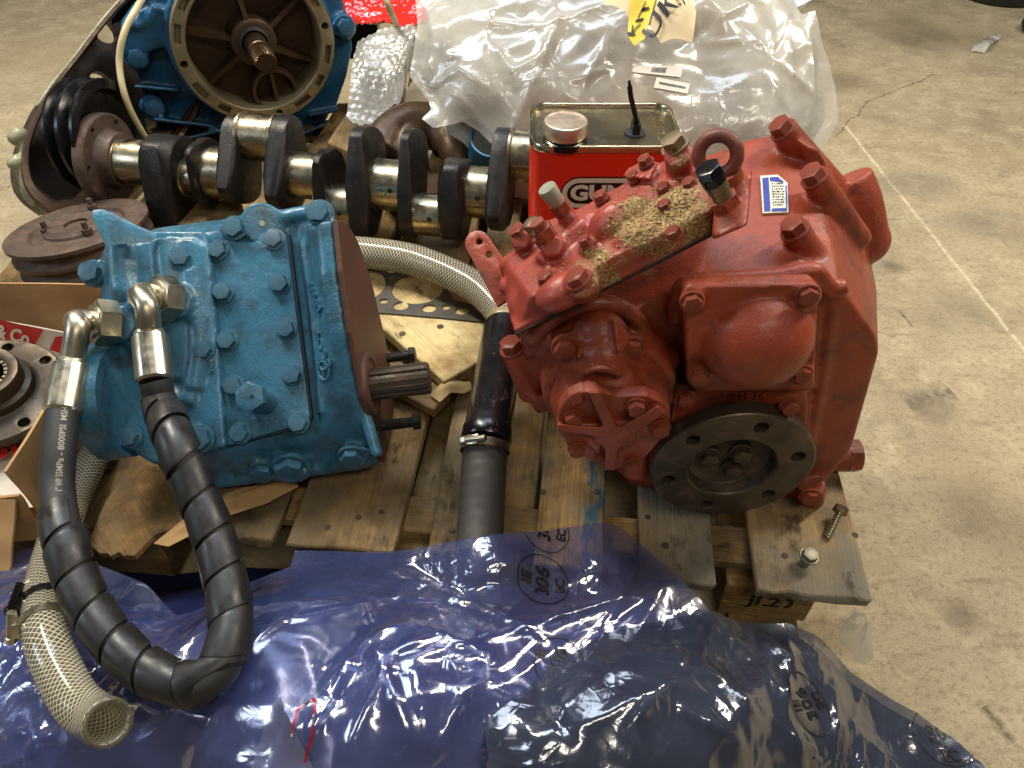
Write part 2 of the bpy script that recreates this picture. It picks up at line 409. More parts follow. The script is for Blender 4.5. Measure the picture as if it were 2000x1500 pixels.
face(bm, bm.verts[:]); fl = obj('floor', bm, floor_mat(), None, False); fl['kind'] = 'structure'

# ---------------------------------------------------------------- pallet
DECK = .15; AZ = R(6.3)
PU = Vector((cos(AZ), -sin(AZ), 0)); PV = Vector((sin(AZ), cos(AZ), 0)); O0 = pz(1700, 1172, DECK)
def pc(u, v, z): return O0 + PU * u + PV * v + Vector((0, 0, z - O0.z))
def pu(px, py, z=DECK):
    q = pz(px, py, z) - O0; return q.dot(PU), q.dot(PV)
pallet = thing('pallet', 'worn wooden pallet carrying all the engine parts on the concrete floor', 'pallet', pc(-.6, .6, 0))
def plank(name, u0, u1, v0, v1, z0, z1, m, along='v', skew=0, ends=(0, 0), warp=.002, label=None):
    """a sawn board with uneven ends; local Y is the grain direction"""
    bm = B()
    W = (u1 - u0) if along == 'v' else (v1 - v0); L = (v1 - v0) if along == 'v' else (u1 - u0)
    nx, ny = 7, 12; rows = []
    rnd = random.Random(int((u0*977 + v0*331 + z0*77)*1000))
    for s in (1, 0):
        g = []
        for j in range(ny + 1):
            r = []
            for i in range(nx + 1):
                fx = i/nx - .5; fy_ = j/ny
                yy = fy_*L + (rnd.uniform(-ends[0], ends[0]) if j == 0 else rnd.uniform(-ends[1], ends[1]) if j == ny else 0)
                r.append(bm.verts.new((fx*W + (rnd.uniform(-.0015, .0015) if i in (0, nx) else 0) + skew*yy, yy, s*(z1 - z0) + (rnd.uniform(-warp, warp*.4) if s else 0))))
            g.append(r)
        rows.append(g)
    t, b = rows
    for j in range(ny):
        for i in range(nx):
            face(bm, (t[j][i], t[j][i+1], t[j+1][i+1], t[j+1][i])); face(bm, (b[j][i], b[j+1][i], b[j+1][i+1], b[j][i+1]))
    for i in range(nx):
        face(bm, (t[0][i+1], t[0][i], b[0][i], b[0][i+1])); face(bm, (t[ny][i], t[ny][i+1], b[ny][i+1], b[ny][i]))
    for j in range(ny):
        face(bm, (t[j][0], t[j+1][0], b[j+1][0], b[j][0])); face(bm, (t[j+1][nx], t[j][nx], b[j][nx], b[j+1][nx]))
    bevel(bm, .0025, 1, 50)
    me = bpy.data.meshes.new(name); bmesh.ops.recalc_face_normals(bm, faces=bm.faces); bm.to_mesh(me); bm.free(); me.materials.append(m)
    me.polygons.foreach_set('use_smooth', [True]*len(me.polygons)); me.set_sharp_from_angle(angle=R(40))
    o = bpy.data.objects.new(name, me); C.objects.link(o); o.parent = pallet
    if along == 'v': x, y, p = PU, PV, pc((u0+u1)/2, v0, z0)
    else: x, y, p = -PV, PU, pc(u0, (v0+v1)/2, z0)
    M = Matrix((x, y, Vector((0, 0, 1)))).transposed().to_4x4(); M.translation = p - pallet.location; o.matrix_local = M
    if label: o['label'] = label
    return o
VB = 1.36
uv = lambda a, b, py: (pu(a, py)[0], pu(b, py)[0])
deck = [(1480, 1698, 1150, 0, WOODG), (1250, 1392, 1060, -.0, WOODG), (1052, 1183, 985, 0, WOODB), (560, 775, 1050, 0, WOOD)]
us = []
for a, b, py, v, m in deck:
    u0, u1 = uv(a, b, py); us.append((u0, u1)); plank('plank', u0, u1, v + (.0 if m is not WOODB else .005), VB, DECK - .019, DECK, m, ends=(.0028, .003))
# lower boards seen in the gaps, one course down, and the narrow board under the rubber hose
u0, u1 = uv(855, 945, 985); plank('plank', u0, u1, .01, VB, DECK - .0195, DECK - .001, WOOD, ends=(.006, .004), skew=-.03)
zb = DECK - .062
u0, u1 = pu(800, 985, zb)[0], pu(868, 985, zb)[0]; plank('runner', u0, u1, .03, VB, zb - .02, zb, WOOD)
u0, u1 = pu(935, 985, zb)[0], pu(1045, 985, zb)[0]; plank('runner', u0, u1, .03, VB, zb - .02, zb, WOOD)
for k in range(5):
    e = us[3][0] - .02 - k*.155; plank('plank', e - .13, e, .004*k, VB, DECK - .019, DECK - .0005*k, WOOD, ends=(.0028, .003))
UL = us[3][0] - .80
# cross boards under the deck
for v0, v1 in ((.052, .112), (.60, .70), (1.2, 1.3)):
    plank('cross_board', UL, .0, v0, v1, DECK - .041, DECK - .020, WOOD, 'u', ends=(.004, .004))
# blocks
bmat = WOOD
for v0 in (.03, .60, 1.2):
    for uu in (-.175, -.70, UL + .05):
        z1 = DECK - .042
        plank('block', uu, uu + .13, v0, v0 + .10, .021, z1, bmat, 'u')
for uu in (-.155, -.68, UL + .06): plank('runner', uu, uu + .10, .0, VB, 0.001, .020, WOOD)
ink = plain('black_ink', rgb(24, 20, 18), .8)
me = text_mesh('JL20', .036, .0, .0014)
x = PU; y = Vector((0, 0, 1)); n = -PV
M = Matrix((x, y, n)).transposed().to_4x4(); M.translation = pc(-.105, .0295, .066)
me.transform(M); link('stencil', me, ink, pallet, False)
# nails in the deck
bm = B(); lathe(bm, Matrix.Identity(4), [(1, -.3), (1, .1), (.8, .22), (0, .26)], 12)
me = bpy.data.meshes.new('nail'); bmesh.ops.recalc_face_normals(bm, faces=bm.faces); bm.to_mesh(me); bm.free(); me.materials.append(RUST)
for px, py in ((1420, 1065), (1265, 1010), (1300, 1065), (1533, 1085), (1060, 960), (1165, 960), (640, 1030), (700, 1010), (1558, 1033), (882, 1035), (1670, 1045), (745, 1000)):
    place('nail', me, pz(px, py, DECK), (0, 0, 1), .0045, pallet)

# ---------------------------------------------------------------- loose timber
def loose(name, pts, z, th, m, label, cat, dir_px, jag=()):
    """board from its outline on the plane z; grain along dir_px"""
    P = [pz(*q, z) for q in pts]; c = sum(P, Vector()) / len(P)
    g = (pz(*dir_px[1], z) - pz(*dir_px[0], z)).normalized(); x = g.cross(Vector((0, 0, 1)))
    bm = B(); prism(bm, [Vector(((p - c).dot(x), (p - c).dot(g), 0)) for p in P], (0, 0, -th)); bmesh.ops.recalc_face_normals(bm, faces=bm.faces)
    bevel(bm, .002, 1)
    o = obj(name, bm, m, None, True, 30); M = Matrix((x, g, Vector((0, 0, 1)))).transposed().to_4x4(); M.translation = c; o.matrix_world = M
    return tag(o, label, cat)
def jagged(a, b, n, amp, seed):
    r = random.Random(seed); return [(a[0] + (b[0]-a[0])*i/n + r.uniform(-amp, amp), a[1] + (b[1]-a[1])*i/n + r.uniform(-amp, amp)) for i in range(1, n)]
lb = loose('loose_board', [(690, 470), (800, 480), (985, 640), (955, 672), (955, 695), (868, 745), (700, 600)], .205, .022, PINE,
      'thick pale loose board with nail heads beside the black pipe', 'board', ((720, 560), (870, 720)))
for px, py in ((786, 652), (860, 638)):
    place('nail', me, pz(px, py, .205), (0, 0, 1), .006, None)
for o in [o for o in C.objects if o.name.startswith('nail') and o.parent is None]:
    mw = o.matrix_world.copy(); o.parent = lb; o.matrix_parent_inverse = lb.matrix_world.inverted()
loose('loose_board', [(660, 630), (880, 765), (845, 800), (640, 690)], .178, .02, WOOD, 'lower loose board poking out beneath the pale board', 'board', ((700, 660), (870, 780)))
loose('broken_board', [(258, 905), (420, 925), (520, 960), (300, 1046), (296, 1050), (262, 1085)] + jagged((262, 1085), (180, 1080), 8, 6, 3) + [(172, 1060), (205, 980)], .163, .011, WOOD,
      'splintered brown board end under the front corner of the blue gearbox', 'board', ((235, 940), (300, 1060)))
plank('block', us[3][0] - .33, us[3][0] - .20, -.002, .10, .021, DECK - .042, WOOD, 'u')
# ---------------------------------------------------------------- the red gearbox
FW = Vector((0, -1, 0)); UP = Vector((0, 0, 1)); RX = Vector((1, 0, 0))
rg = thing('gearbox', 'brick red painted marine gearbox with domed cover and grimy control block', 'gearbox', (.28, .75, DECK))
F0 = .645
T = 33.9
vu = Vector((cos(R(T)), 0, sin(R(T)))); vn = Vector((-sin(R(T)), 0, cos(R(T))))
V = Fr(fy(1010, 650, .622), vu, vn)             # control block: x along its front edge, y away, z off its face
bm = B()
fr = [fy(px, py, F0) for px, py in ((1262, 948), (1584, 980), (1600, 960), (1662, 880), (1716, 690), (1712, 660), (1640, 560), (1560, 548), (1345, 560), (1120, 640), (1062, 690), (1080, 790))]
bk = [fy(px, py, .90) for px, py in ((1432, 282), (1470, 268), (1520, 262), (1568, 270), (1606, 298), (1650, 352), (1692, 470), (1712, 560))]
bk += [Vector((.02, .90, .45)), Vector((.02, .90, .25)), Vector((.16, .90, DECK + .006)), Vector((.36, .90, DECK + .006)), Vector((.47, .90, .30))]
fr += [Vector((.36, F0 + .02, DECK + .004)), Vector((.18, F0 + .02, DECK + .004))]
hull(bm, fr + bk)
# ledge over the dome and ridges of the casting
def rib(pts, Y, r, b=bm, n=10):
    p = spline([tuple(fy(px, py, Y)) for px, py in pts], 6); tube(b, p, r, n)
rib([(1318, 625), (1326, 575), (1345, 552), (1420, 546), (1520, 540), (1585, 528), (1606, 545), (1622, 566), (1655, 556)], .632, .0105)
rib([(1035, 668), (1080, 622), (1130, 598), (1185, 592), (1232, 612), (1262, 650), (1290, 690), (1325, 700)], .630, .0105)
rib([(1628, 590), (1612, 700), (1588, 820), (1576, 900)], .648, .008)
rib([(1655, 600), (1640, 700), (1606, 860)], .655, .006)
hull(bm, [fy(px, py, Y) for Y in (.60, .66) for px, py in ((1342, 562), (1596, 560), (1590, 760), (1348, 765))])
hull(bm, [fy(px, py, Y) for Y in (.612, .66) for px, py in ((1318, 752), (1345, 742), (1560, 748), (1580, 775), (1572, 900), (1300, 900))])
# pump mounting
PX, PZ = .115, .417
pm = lambda px, py, Y: fy(px, py, Y)
cyl(bm, (PX, .70, PZ), (PX, .60, PZ + .004), .088, .078, 36)
# left lugs
hull(bm, [fy(px, py, Y) for Y in (.655, .72) for px, py in ((1060, 640), (1100, 660), (1110, 800), (1048, 806), (1040, 778), (1012, 745), (1018, 700))])
hull(bm, [fy(px, py, Y) for Y in (.64, .70) for px, py in ((1040, 775), (1092, 766), (1098, 796), (1052, 808))])
cyl(bm, fy(1000, 684, .665), fy(1040, 770, .665), .0145, .018, 20)
hull(bm, [fy(px, py, Y) for Y in (.645, .70) for px, py in ((1010, 640), (1050, 600), (1080, 690), (1030, 700))])
# foot under the pump and shoulder bottom right
p = fy(1243, 930, .615); cyl(bm, p + UP*.06 + Vector((0, .03, 0)), p, .020, .018, 20)
cyl(bm, fy(1585, 948, .63), fy(1585, 990, .655), .020, .017, 20)
# long bosses on the back slope
bosses = [((1528, 252), (1640, 390), .862, .0195), ((1590, 345), (1684, 490), .778, .0188), ((1552, 448), (1628, 580), .694, .0188)]
for a, b, Y, r in bosses:
    cyl(bm, fy(*a, Y), fy(*b, Y) + Vector((0, .02, 0)), r*.86, r*1.05, 24)
# side swelling with rounded end
p = [fy(1655, 348, .90), fy(1676, 400, .885), fy(1690, 470, .875)]
tube(bm, spline([tuple(q) for q in p], 5), .032, 16); ball(bm, p[-1], .034)
hull(bm, [fy(px, py, Y) for Y in (.84, .90) for px, py in ((1560, 275), (1600, 292), (1662, 420), (1600, 420))])
# pad for the lifting eye and filler neck
cyl(bm, V.p(1430, 380, .02), V.p(1424, 354, .048), .016, .015, 20)
hull(bm, [V.p(px, py, h) for h in (-.02, .036) for px, py in ((1390, 470), (1460, 440), (1470, 330), (1400, 330))])
# neck behind the coupling
FC = fy(1430, 915, .585); FC.x += .0
cyl(bm, FC + Vector((0, .07, 0)), FC + Vector((0, .030, 0)), .092, .086, 40)
housing = cast('housing', bm, RED, rg, .0036, 7)

# control block
sand = Mat('red_paint_under_grit')
def gritmask():
    s = sand
    d = s.n.new('ShaderNodeVectorMath'); d.operation = 'DISTANCE'; s.t.links.new(s.co, d.inputs[0])
    d.inputs[1].default_value = V.p(1300, 412, .04) - rg.location
    k = s.math('SUBTRACT', 1.0, s.math('DIVIDE', d.outputs['Value'], .108), 0, True)
    d2 = s.n.new('ShaderNodeVectorMath'); d2.operation = 'DISTANCE'; s.t.links.new(s.co, d2.inputs[0])
    d2.inputs[1].default_value = V.p(1170, 520, .03) - rg.location
    k2 = s.math('SUBTRACT', .8, s.math('DIVIDE', d2.outputs['Value'], .10), 0, True)
    k = s.math('MAXIMUM', k, k2)
    return s.ramp(s.math('ADD', k, s.math('MULTIPLY', s.math('SUBTRACT', s.noise(34, 7, .7), .5), 1.5)), [(.46, K(0)), (.72, K(1))])
gm = gritmask()
grain = sand.ramp(sand.noise(330, 5, .7), [(.34, rgb(44, 36, 26)), (.47, rgb(126, 98, 56)), (.68, rgb(206, 178, 120))])
rc = sand.mix(sand.ramp(sand.noise(30, 7, .7), [(.4, K(0)), (.7, K(.8))]), rgb(156, 62, 44), rgb(128, 56, 46))
sand.set(Base_Color=sand.mix(gm, rc, grain), Roughness=sand.mix(gm, K(.38), K(.9)))
sand.bump(sand.math('ADD', sand.math('MULTIPLY', sand.math('MULTIPLY', sand.noise(330, 5, .7), gm), 2.2), sand.noise(80, 4)), .5, .002)
SAND = sand.m
bm = B()
base = [V.O, fy(1388, 462, .622), V.p(1440, 340, 0), V.p(1318, 318, 0), V.p(1225, 372, 0), V.p(1130, 425, 0), V.p(975, 515, 0)]
H = .032
topo = [V.p(px, py, H) for px, py in ((1035, 580), (1115, 540), (1392, 408), (1425, 335), (1312, 306), (1215, 366), (1134, 412), (1040, 470), (985, 510))]
prism(bm, [V.O + FW*.004, fy(1394, 462, .618), V.p(1448, 345, 0), V.p(1318, 314, 0), V.p(1222, 368, 0), V.p(1126, 422, 0), V.p(972, 520, 0), V.p(985, 560, 0)], vn * .008)
hull(bm, base + topo)
# left front lump and its ears
hull(bm, [V.p(px, py, h) for px, py, h in ((1005, 640, .0), (1010, 652, -.006), (1128, 590, -.004), (1140, 545, .03), (1090, 520, .036), (1020, 545, .03), (995, 590, .02), (985, 560, 0), (992, 530, .02))])
ball(bm, V.p(1098, 570, .028), .032, .022, .018, basis(vn, vu))
ball(bm, V.p(1012, 600, .006), .012); ball(bm, V.p(996, 520, .012), .014); ball(bm, V.p(992, 560, .01), .012)
# central hump and ramp
ball(bm, V.p(1215, 440, .026), .040, .026, .030, basis(vn, vu)); ball(bm, V.p(1255, 470, .02), .035, .022, .022, basis(vn, vu))
ball(bm, V.p(1330, 410, .02), .048, .03, .020, basis(vn, vu)); ball(bm, V.p(1150, 450, .02), .03, .02, .022, basis(vn, vu))
tube(bm, spline([tuple(V.p(px, py, .03)) for px, py in ((1060, 520), (1100, 480), (1150, 440))], 5), .014, 12)
hull(bm, [V.p(px, py, h) for h in (.0, .042) for px, py in ((1216, 345), (1226, 330), (1266, 309), (1284, 318), (1268, 352))])
cyl(bm, V.p(1330, 335, .02), V.p(1324, 300, .060), .0155, .0145, 20)
cyl(bm, V.p(1028, 490, .01), V.p(1018, 468, .050), .013, .012, 18)
cyl(bm, V.p(1090, 500, .01), V.p(1078, 480, .05), .0145, .013, 18)
cyl(bm, V.p(1112, 430, .01), V.p(1100, 412, .050), .012, .011, 18)
cyl(bm, V.p(1140, 560, .02), V.p(1134, 550, .042), .019, .017, 24)
cyl(bm, V.p(1150, 490, .02), V.p(1145, 480, .042), .010, .009, 18)
cast('control_block', bm, SAND, rg, .0028, 3)
bm = B(); tube(bm, [V.O + FW*.0055 + vn*.003, fy(1150, 582, .6165), fy(1394, 462, .6165) + vn*.003], .0016, 8); obj('gasket', bm, plain('dark_gasket_line', rgb(40, 20, 14), .7), rg)
def vb(px, py, h, s, **k): return bolt(V.p(px, py, h), vn, s, RED, rg, **k)
vb(1131, 547, .043, .0122, label='large hex plug on the front of the control block')
for px, py in ((1240, 348), (1298, 372), (1348, 362), (1300, 405)): vb(px, py, .036, .0072, tall=.85)
for px, py in ((1318, 460), (1262, 318), (1175, 388), (1235, 402)): vb(px, py, .045 if px in (1318, 1262) else .036, .0076, tall=.9)
vb(1146, 476, .043, .0068, tall=1.2); vb(1068, 545, .040, .0092)
bolt(V.p(1319, 286, .061), vn, .0125, ALLOY, rg, tall=.8, label='bare brownish hex bolt on the corner boss')
vb(1014, 456, .051, .0108, tall=.95, washer=False)
bm = B(); hexhead(bm, basis(vn, vu), .0132, .014); bm.transform(Matrix.Translation(V.p(1072, 472, .048)))
M = basis(vn, vu); M.translation = V.p(1068, 461, .061); hexhead(bm, M, .0118, .013); lathe(bm, M, [(.0085, .01), (.0085, .021), (.0075, .022), (0, .022)], 20); obj('union_fitting', bm, RED, rg, angle=25)
M = basis(vn, vu); M.translation = V.p(1052, 455, .055); bm = B(); hexhead(bm, M, .0098, .018); obj('steel_plug', bm, ALLOY, rg, angle=25)
M = basis(vn, vu); M.translation = V.p(1100, 412, .050); bm = B(); hexhead(bm, M, .0112, .014); obj('union_fitting', bm, RED, rg, angle=25)
M = basis(vn, vu); M.translation = V.p(1089, 397, .064)
bm = B(); lathe(bm, M, [(.0085, 0), (.0092, .003), (.0108, .022), (.0100, .0235), (0, .0225)], 20); obj('plastic_cap', bm, plain('dirty_white_plastic', rgb(150, 146, 126), .45), rg)
# filler cap
M = basis(vn, vu); M.translation = V.p(1419, 402, .034); bm = B(); hexhead(bm, M, .0145, .013); obj('filler_neck', bm, RED, rg, angle=25)
M.translation = V.p(1412, 386, .046); bm = B(); lathe(bm, M, [(.0095, 0), (.0095, .010), (.0105, .011), (.0105, .023)], 24); obj('breather_body', bm, ALLOY, rg)
M.translation = V.p(1395, 354, .068); bm = B(); lathe(bm, M, [(.0115, 0), (.0115, .008)], 24); hexhead(bm, M, .0122, .010, .007); obj('breather_cap', bm, BLACKP, rg, angle=25)
# lifting eye
E = V.p(1402, 303, .072); en = (CAM - E); en.z *= .55; en.x -= .1
bm = B(); M = basis(en); M.translation = E; torus(bm, M, .0175, .0066, 36, 14); obj('lifting_eye', bm, paint('worn_red_paint', rgb(126, 56, 40), rgb(96, 50, 38), rgb(70, 50, 40), .5, .5), rg)
bm = B(); cyl(bm, V.p(1422, 350, .046), V.p(1416, 334, .056), .0150, .0145, 24); obj('eye_collar', bm, RED, rg)
# lever
bm = B(); ct = B()
A, Bp = fy(922, 457, .80), fy(1000, 585, .72)
ax = (Bp - A).normalized(); n = (CAM - A).normalized(); n = (n - ax * n.dot(ax)).normalized(); sd = n.cross(ax)
pts = [A + ax*.012*(-cos(t)) + sd*.0155*sin(t) + ax*.012 for t in [pi*(k/8 - .5) for k in range(9)]]
L = (Bp - A).length
pts = [A + ax*(.016 - .016*cos(t)) + sd*.016*sin(t) for t in [pi*(k/8) - pi/2 for k in range(9)]] + [A + ax*L + sd*.020, A + ax*L - sd*.020]
prism(bm, pts, n*.006)
for px, py in ((936, 471), (955, 497)):
    c = on(px, py, A + n*.006, n); cyl(ct, c - n*.02, c + n*.02, .0046, None, 16)
cut('lever', bm, ct, RED, rg, .001)
# domed cover
bm = B()
prism(bm, [fy(px, py, .588) for px, py in ((1336, 566), (1350, 558), (1590, 556), (1600, 568), (1590, 742), (1580, 750), (1352, 752), (1342, 744))], (0, .02, 0))
DC = fy(1476, 655, .596)
ball(bm, DC, .0605, .056, .0605, None, 40, 24)
for px, py in ((1352, 588), (1577, 575), (1566, 730), (1364, 735)): cyl(bm, fy(px, py, .600), fy(px, py, .580), .0140, .0130, 20)
cast('domed_cover', bm, RED, rg, .003, 5)
for px, py in ((1351, 587), (1577, 574), (1566, 728), (1363, 733)): bolt(fy(px, py, .578), FW, .0098, RED, rg, tall=.75)
for px, py in ((1338, 775), (1541, 791)): bolt(fy(px, py, .596), FW, .0100, RED, rg, tall=.75)
bolt(fy(1580, 968, .612), FW, .0125, RED, rg, tall=.6)
me = text_mesh('3-35P14', .017, .0016, .0004, 2); M = Matrix((RX, UP, FW)).transposed().to_4x4(); M.translation = fy(1452, 772, .6105)
me.transform(M); link('cast_lettering', me, RED, rg, False)
# bolts at the ends of the long bosses
dv = Vector((-.58, -.10, .81)).normalized()
for a, b, Y, r in bosses:
    q = fy(*a, Y); d = (q - fy(*b, Y)).normalized(); bolt(q - d*.002, d, .0138, RED, rg, tall=.85)
bolt(fy(1001, 681, .665), (fy(1000, 684, .665) - fy(1040, 770, .665)).normalized(), .0135, RED, rg, tall=.8)
M = basis(RX, UP); M.translation = fy(1650, 890, .70); bm = B(); hexhead(bm, M, .026, .02); lathe(bm, M, [(.024, -.04), (.024, .002)], 20); obj('drain_plug', bm, RED, rg, angle=25)
# name plate on the back slope
q = [(1485, 343), (1519, 341), (1538, 357), (1540, 414), (1490, 416)]
c = fy(1512, 380, .79)
nrm = (fr[7] - bk[2]).cross(RX).normalized(); nrm = nrm if nrm.z > 0 else -nrm
dg = bpy.context.evaluated_depsgraph_get(); dg.update()
def hit(px, py):
    d = ray(px, py).normalized(); ok, loc, nn, i = housing.ray_cast(CAM - rootpos(rg), d); return (loc + rootpos(rg), nn) if ok else (None, None)
H0, n0 = hit(1512, 380)
hs = [hit(1490, 350)[0], hit(1490, 412)[0], hit(1536, 385)[0]]
n0 = (hs[1] - hs[0]).cross(hs[2] - hs[0]).normalized(); n0 = n0 if n0.dot(CAM - H0) > 0 else -n0
NP = Fr(H0 + n0*.003, RX, n0)
pl = Mat('name_plate_metal'); xx = pl.xyz()
pl.set(Metallic=.35, Roughness=.35, Base_Color=pl.mix(pl.ramp(pl.noise(220, 3), [(.4, K(0)), (.6, K(1))]), rgb(228, 222, 204), rgb(196, 188, 160)))
bm = B(); prism(bm, [NP.p(px, py) for px, py in q], n0 * -.004); obj('name_plate', bm, pl.m, rg, False)
npo = [o for o in C.objects if o.name == 'name_plate'][0]
bm = B()
BLU = plain('plate_blue_print', rgb(52, 58, 150), .35)
for poly in ([(1489, 348), (1501, 346), (1505, 412), (1493, 413)], [(1503, 346), (1519, 345), (1532, 356), (1504, 353)], [(1507, 407), (1537, 406), (1537, 412), (1508, 412.5)], [(1534, 362), (1536.5, 362), (1538, 405), (1535.5, 405)]):
    v = [bm.verts.new(NP.p(px, py, .0006)) for px, py in poly]; face(bm, v)
obj('plate_border', bm, BLU, npo, False)
bm = B()
rn_ = random.Random(8)
for i in range(9):
    y = 357 + i*5.2; x = 1507 + i*.35
    while x < 1529:
        w_ = rn_.uniform(1.5, 5); face(bm, [bm.verts.new(NP.p(px, py, .0006)) for px, py in ((x, y), (x + w_, y), (x + w_, y + 2), (x, y + 2))]); x += w_ + rn_.uniform(1, 2.4)
obj('plate_lettering', bm, ink, npo, False)

# pump with its ribbed end cover
bm = B()
cyl(bm, (PX, .60, PZ), (PX, .572, PZ + .002), .072, .064, 36); cyl(bm, (PX, .59, PZ), (PX, .548, PZ), .0585, .0575, 36)
for px, py in ((1103, 678), (1235, 678)): cyl(bm, fy(px, py, .61), fy(px, py, .592), .0165, .0155, 20)
hull(bm, [fy(px, py, Y) for px, py, Y in ((1120, 640, .612), (1215, 640, .612), (1140, 735, .565), (1235, 735, .565), (1085, 690, .61), (1260, 690, .61), (1090, 780, .60), (1290, 780, .60))])
ball(bm, fy(1172, 672, .612), .034, .030, .044); ball(bm, fy(1180, 705, .590), .031, .030, .036); ball(bm, fy(1195, 760, .572), .036, .026, .030)
for q in (((1122, 648, .615), (1134, 640, .615), (1126, 700, .570), (1136, 700, .568), (1128, 690, .615)), ((1188, 628, .612), (1200, 622, .588), (1250, 668, .610), (1242, 672, .592), (1206, 690, .566), (1196, 694, .600))): hull(bm, [fy(*p) for p in q])
tube(bm, spline([tuple(fy(px, py, Y)) for px, py, Y in ((1142, 728, .562), (1165, 720, .556), (1190, 722, .554), (1212, 732, .558))], 6), .0045, 10)
hull(bm, [fy(px, py, Y) for px, py, Y in ((1255, 700, .61), (1262, 720, .60), (1250, 740, .585), (1262, 760, .585), (1240, 770, .56), (1280, 770, .57))])
cast('pump_body', bm, RED, rg, .0028, 4)
bm = B(); YC = .538
out = [(1088, 832), (1092, 800), (1110, 776), (1135, 765), (1165, 762), (1205, 775), (1262, 772), (1292, 785), (1310, 800), (1308, 835), (1290, 860), (1262, 893), (1232, 912), (1195, 917), (1150, 900), (1108, 872)]
prism(bm, [fy(px, py, YC) for px, py in out], (0, .016, 0))
def bar(pts, Y, d=.02): hull(bm, [fy(px, py, y) for y in (Y, Y + d) for px, py in pts])
bar([(1148, 766), (1172, 766), (1212, 850), (1190, 858)], YC - .013)
bar([(1088, 828), (1092, 842), (1200, 858), (1200, 836)], YC - .013)
bar([(1285, 792), (1300, 806), (1215, 862), (1205, 838)], YC - .013)
bar([(1183, 850), (1210, 850), (1200, 918), (1180, 918)], YC - .013)
ball(bm, fy(1200, 850, YC - .004), .024, .010, .020)
bar([(1142, 860), (1175, 862), (1172, 890), (1160, 880)], YC - .004); bar([(1215, 860), (1245, 850), (1240, 866), (1215, 880)], YC - .004)
bar([(1112, 772), (1132, 765), (1142, 785), (1118, 795)], YC - .006)
cast('pump_cover', bm, RED, rg, .0020, 2)
for px, py, s in ((1120, 815, .0098), (1242, 793, .0098), (1289, 835, .0098), (1126, 876, .0088), (1236, 906, .0090), (1172, 892, .005)): bolt(fy(px, py, YC - .002), FW, s, RED, rg, tall=.8)
for px, py in ((1103, 676), (1234, 677)): bolt(fy(px, py, .590), FW, .0118, RED, rg, tall=.75)

# output coupling
bm = B(); M = basis(FW, RX); M.translation = FC + Vector((0, .024, 0))
r0 = .1035
lathe(bm, M, [(r0 - .003, 0), (r0, .003), (r0, .022), (r0 - .002, .0245), (.058, .0245), (.0555, .0225), (.053, .006), (.040, .002), (0, .002)], 72)
ct = B()
for k in range(6):
    t = 2*pi*k/6 + .30; c = FC + RX*(.0815*cos(t)) + UP*(.0815*sin(t))
    cyl(ct, c + Vector((0, -.03, 0)), c + Vector((0, .05, 0)), .0092, None, 20)
cut('output_coupling', bm, ct, FLANGEM, rg, .0012)
FB = FC + Vector((0, .018, 0))
for dx, dz in ((-.027, .004), (.012, .012), (.008, -.020)): bolt(FB + Vector((dx, 0, dz)), FW, .0122, FLANGEM, rg, tall=.75, washer=True)
bm = B(); cyl(bm, FC + Vector((0, .05, 0)), FC + Vector((0, .0255, 0)), .079, .079, 40); obj('seal_ring', bm, RED, rg)
# grit lying on the block
bm = B(); rnd = random.Random(5)
dg = bpy.context.evaluated_depsgraph_get(); dg.update()
cbk = [o for o in C.objects if o.name == 'control_block'][0]
for k in range(450):
    g = rnd.gauss
    px, py = (1300 + g(0, 48), 415 + g(0, 34)) if k % 3 else (1190 + g(0, 70), 500 + g(0, 30))
    ok, lc, nn, i = cbk.ray_cast(CAM - rootpos(rg), ray(px, py).normalized())
    if not ok or nn.z < .35: continue
    s = abs(g(0, .0006)) + .0004; m = Matrix.Translation(lc + rootpos(rg) + nn*s*.3) @ Matrix.Rotation(rnd.random()*6, 4, 'X') @ Matrix.Rotation(rnd.random()*6, 4, 'Z') @ Matrix.Diagonal((s, s*.8, s*.6, 1))
    bmesh.ops.create_cube(bm, size=2, matrix=m)
gr = obj('grit', bm, plain('sandy_grit', rgb(176, 146, 94), .9), rg, False); gr['kind'] = 'stuff'
# ---------------------------------------------------------------- the blue gearbox in front
YAW = R(4); TILT = R(6); PHI = R(50)
ba = Vector((cos(YAW)*cos(TILT), sin(YAW)*cos(TILT), sin(TILT))); bh = Vector((sin(YAW), -cos(YAW), 0)); bu = ba.cross(-bh); bn = bh * cos(PHI) + bu * sin(PHI)
bl = thing('gearbox', 'blue painted gearbox with bolted cover plate, brown end face and splined shaft', 'gearbox', (-.36, .82, DECK))
D0 = pz(580, 936, DECK + .030)                                   # front bottom edge on the deck
Bf = Fr(D0 + bu * .092, ba, bn)                           # cover plane: x along the shaft, y up the plate
def bp(px, py, h=0.0): return Bf.p(px, py, h)
LF = Fr(D0 + bh * .0, ba, bh)                             # vertical front flank
def lp(px, py, h=0.0): return LF.p(px, py, h)
a1 = Bf.loc(on(742, 903, D0, bh))[0]                      # right end along the shaft
EF = Fr(D0 + ba * a1, -bh, ba)   # end plane
def ep(px, py, h=0.0): return EF.p(px, py, h)
a0 = Bf.loc(bp(205, 700))[0]
def section(a, pts): return [D0 + ba * a + bh * x + bu * z for x, z in pts]
bm = B()
prof = [(0, .012), (-.012, .001), (-.24, .001), (-.34, .06), (-.36, .17), (-.30, .262), (-.235, .282), (-.012, .095), (0, .080)]
hull(bm, section(a0 + .05, prof) + section(a1 - .055, prof))
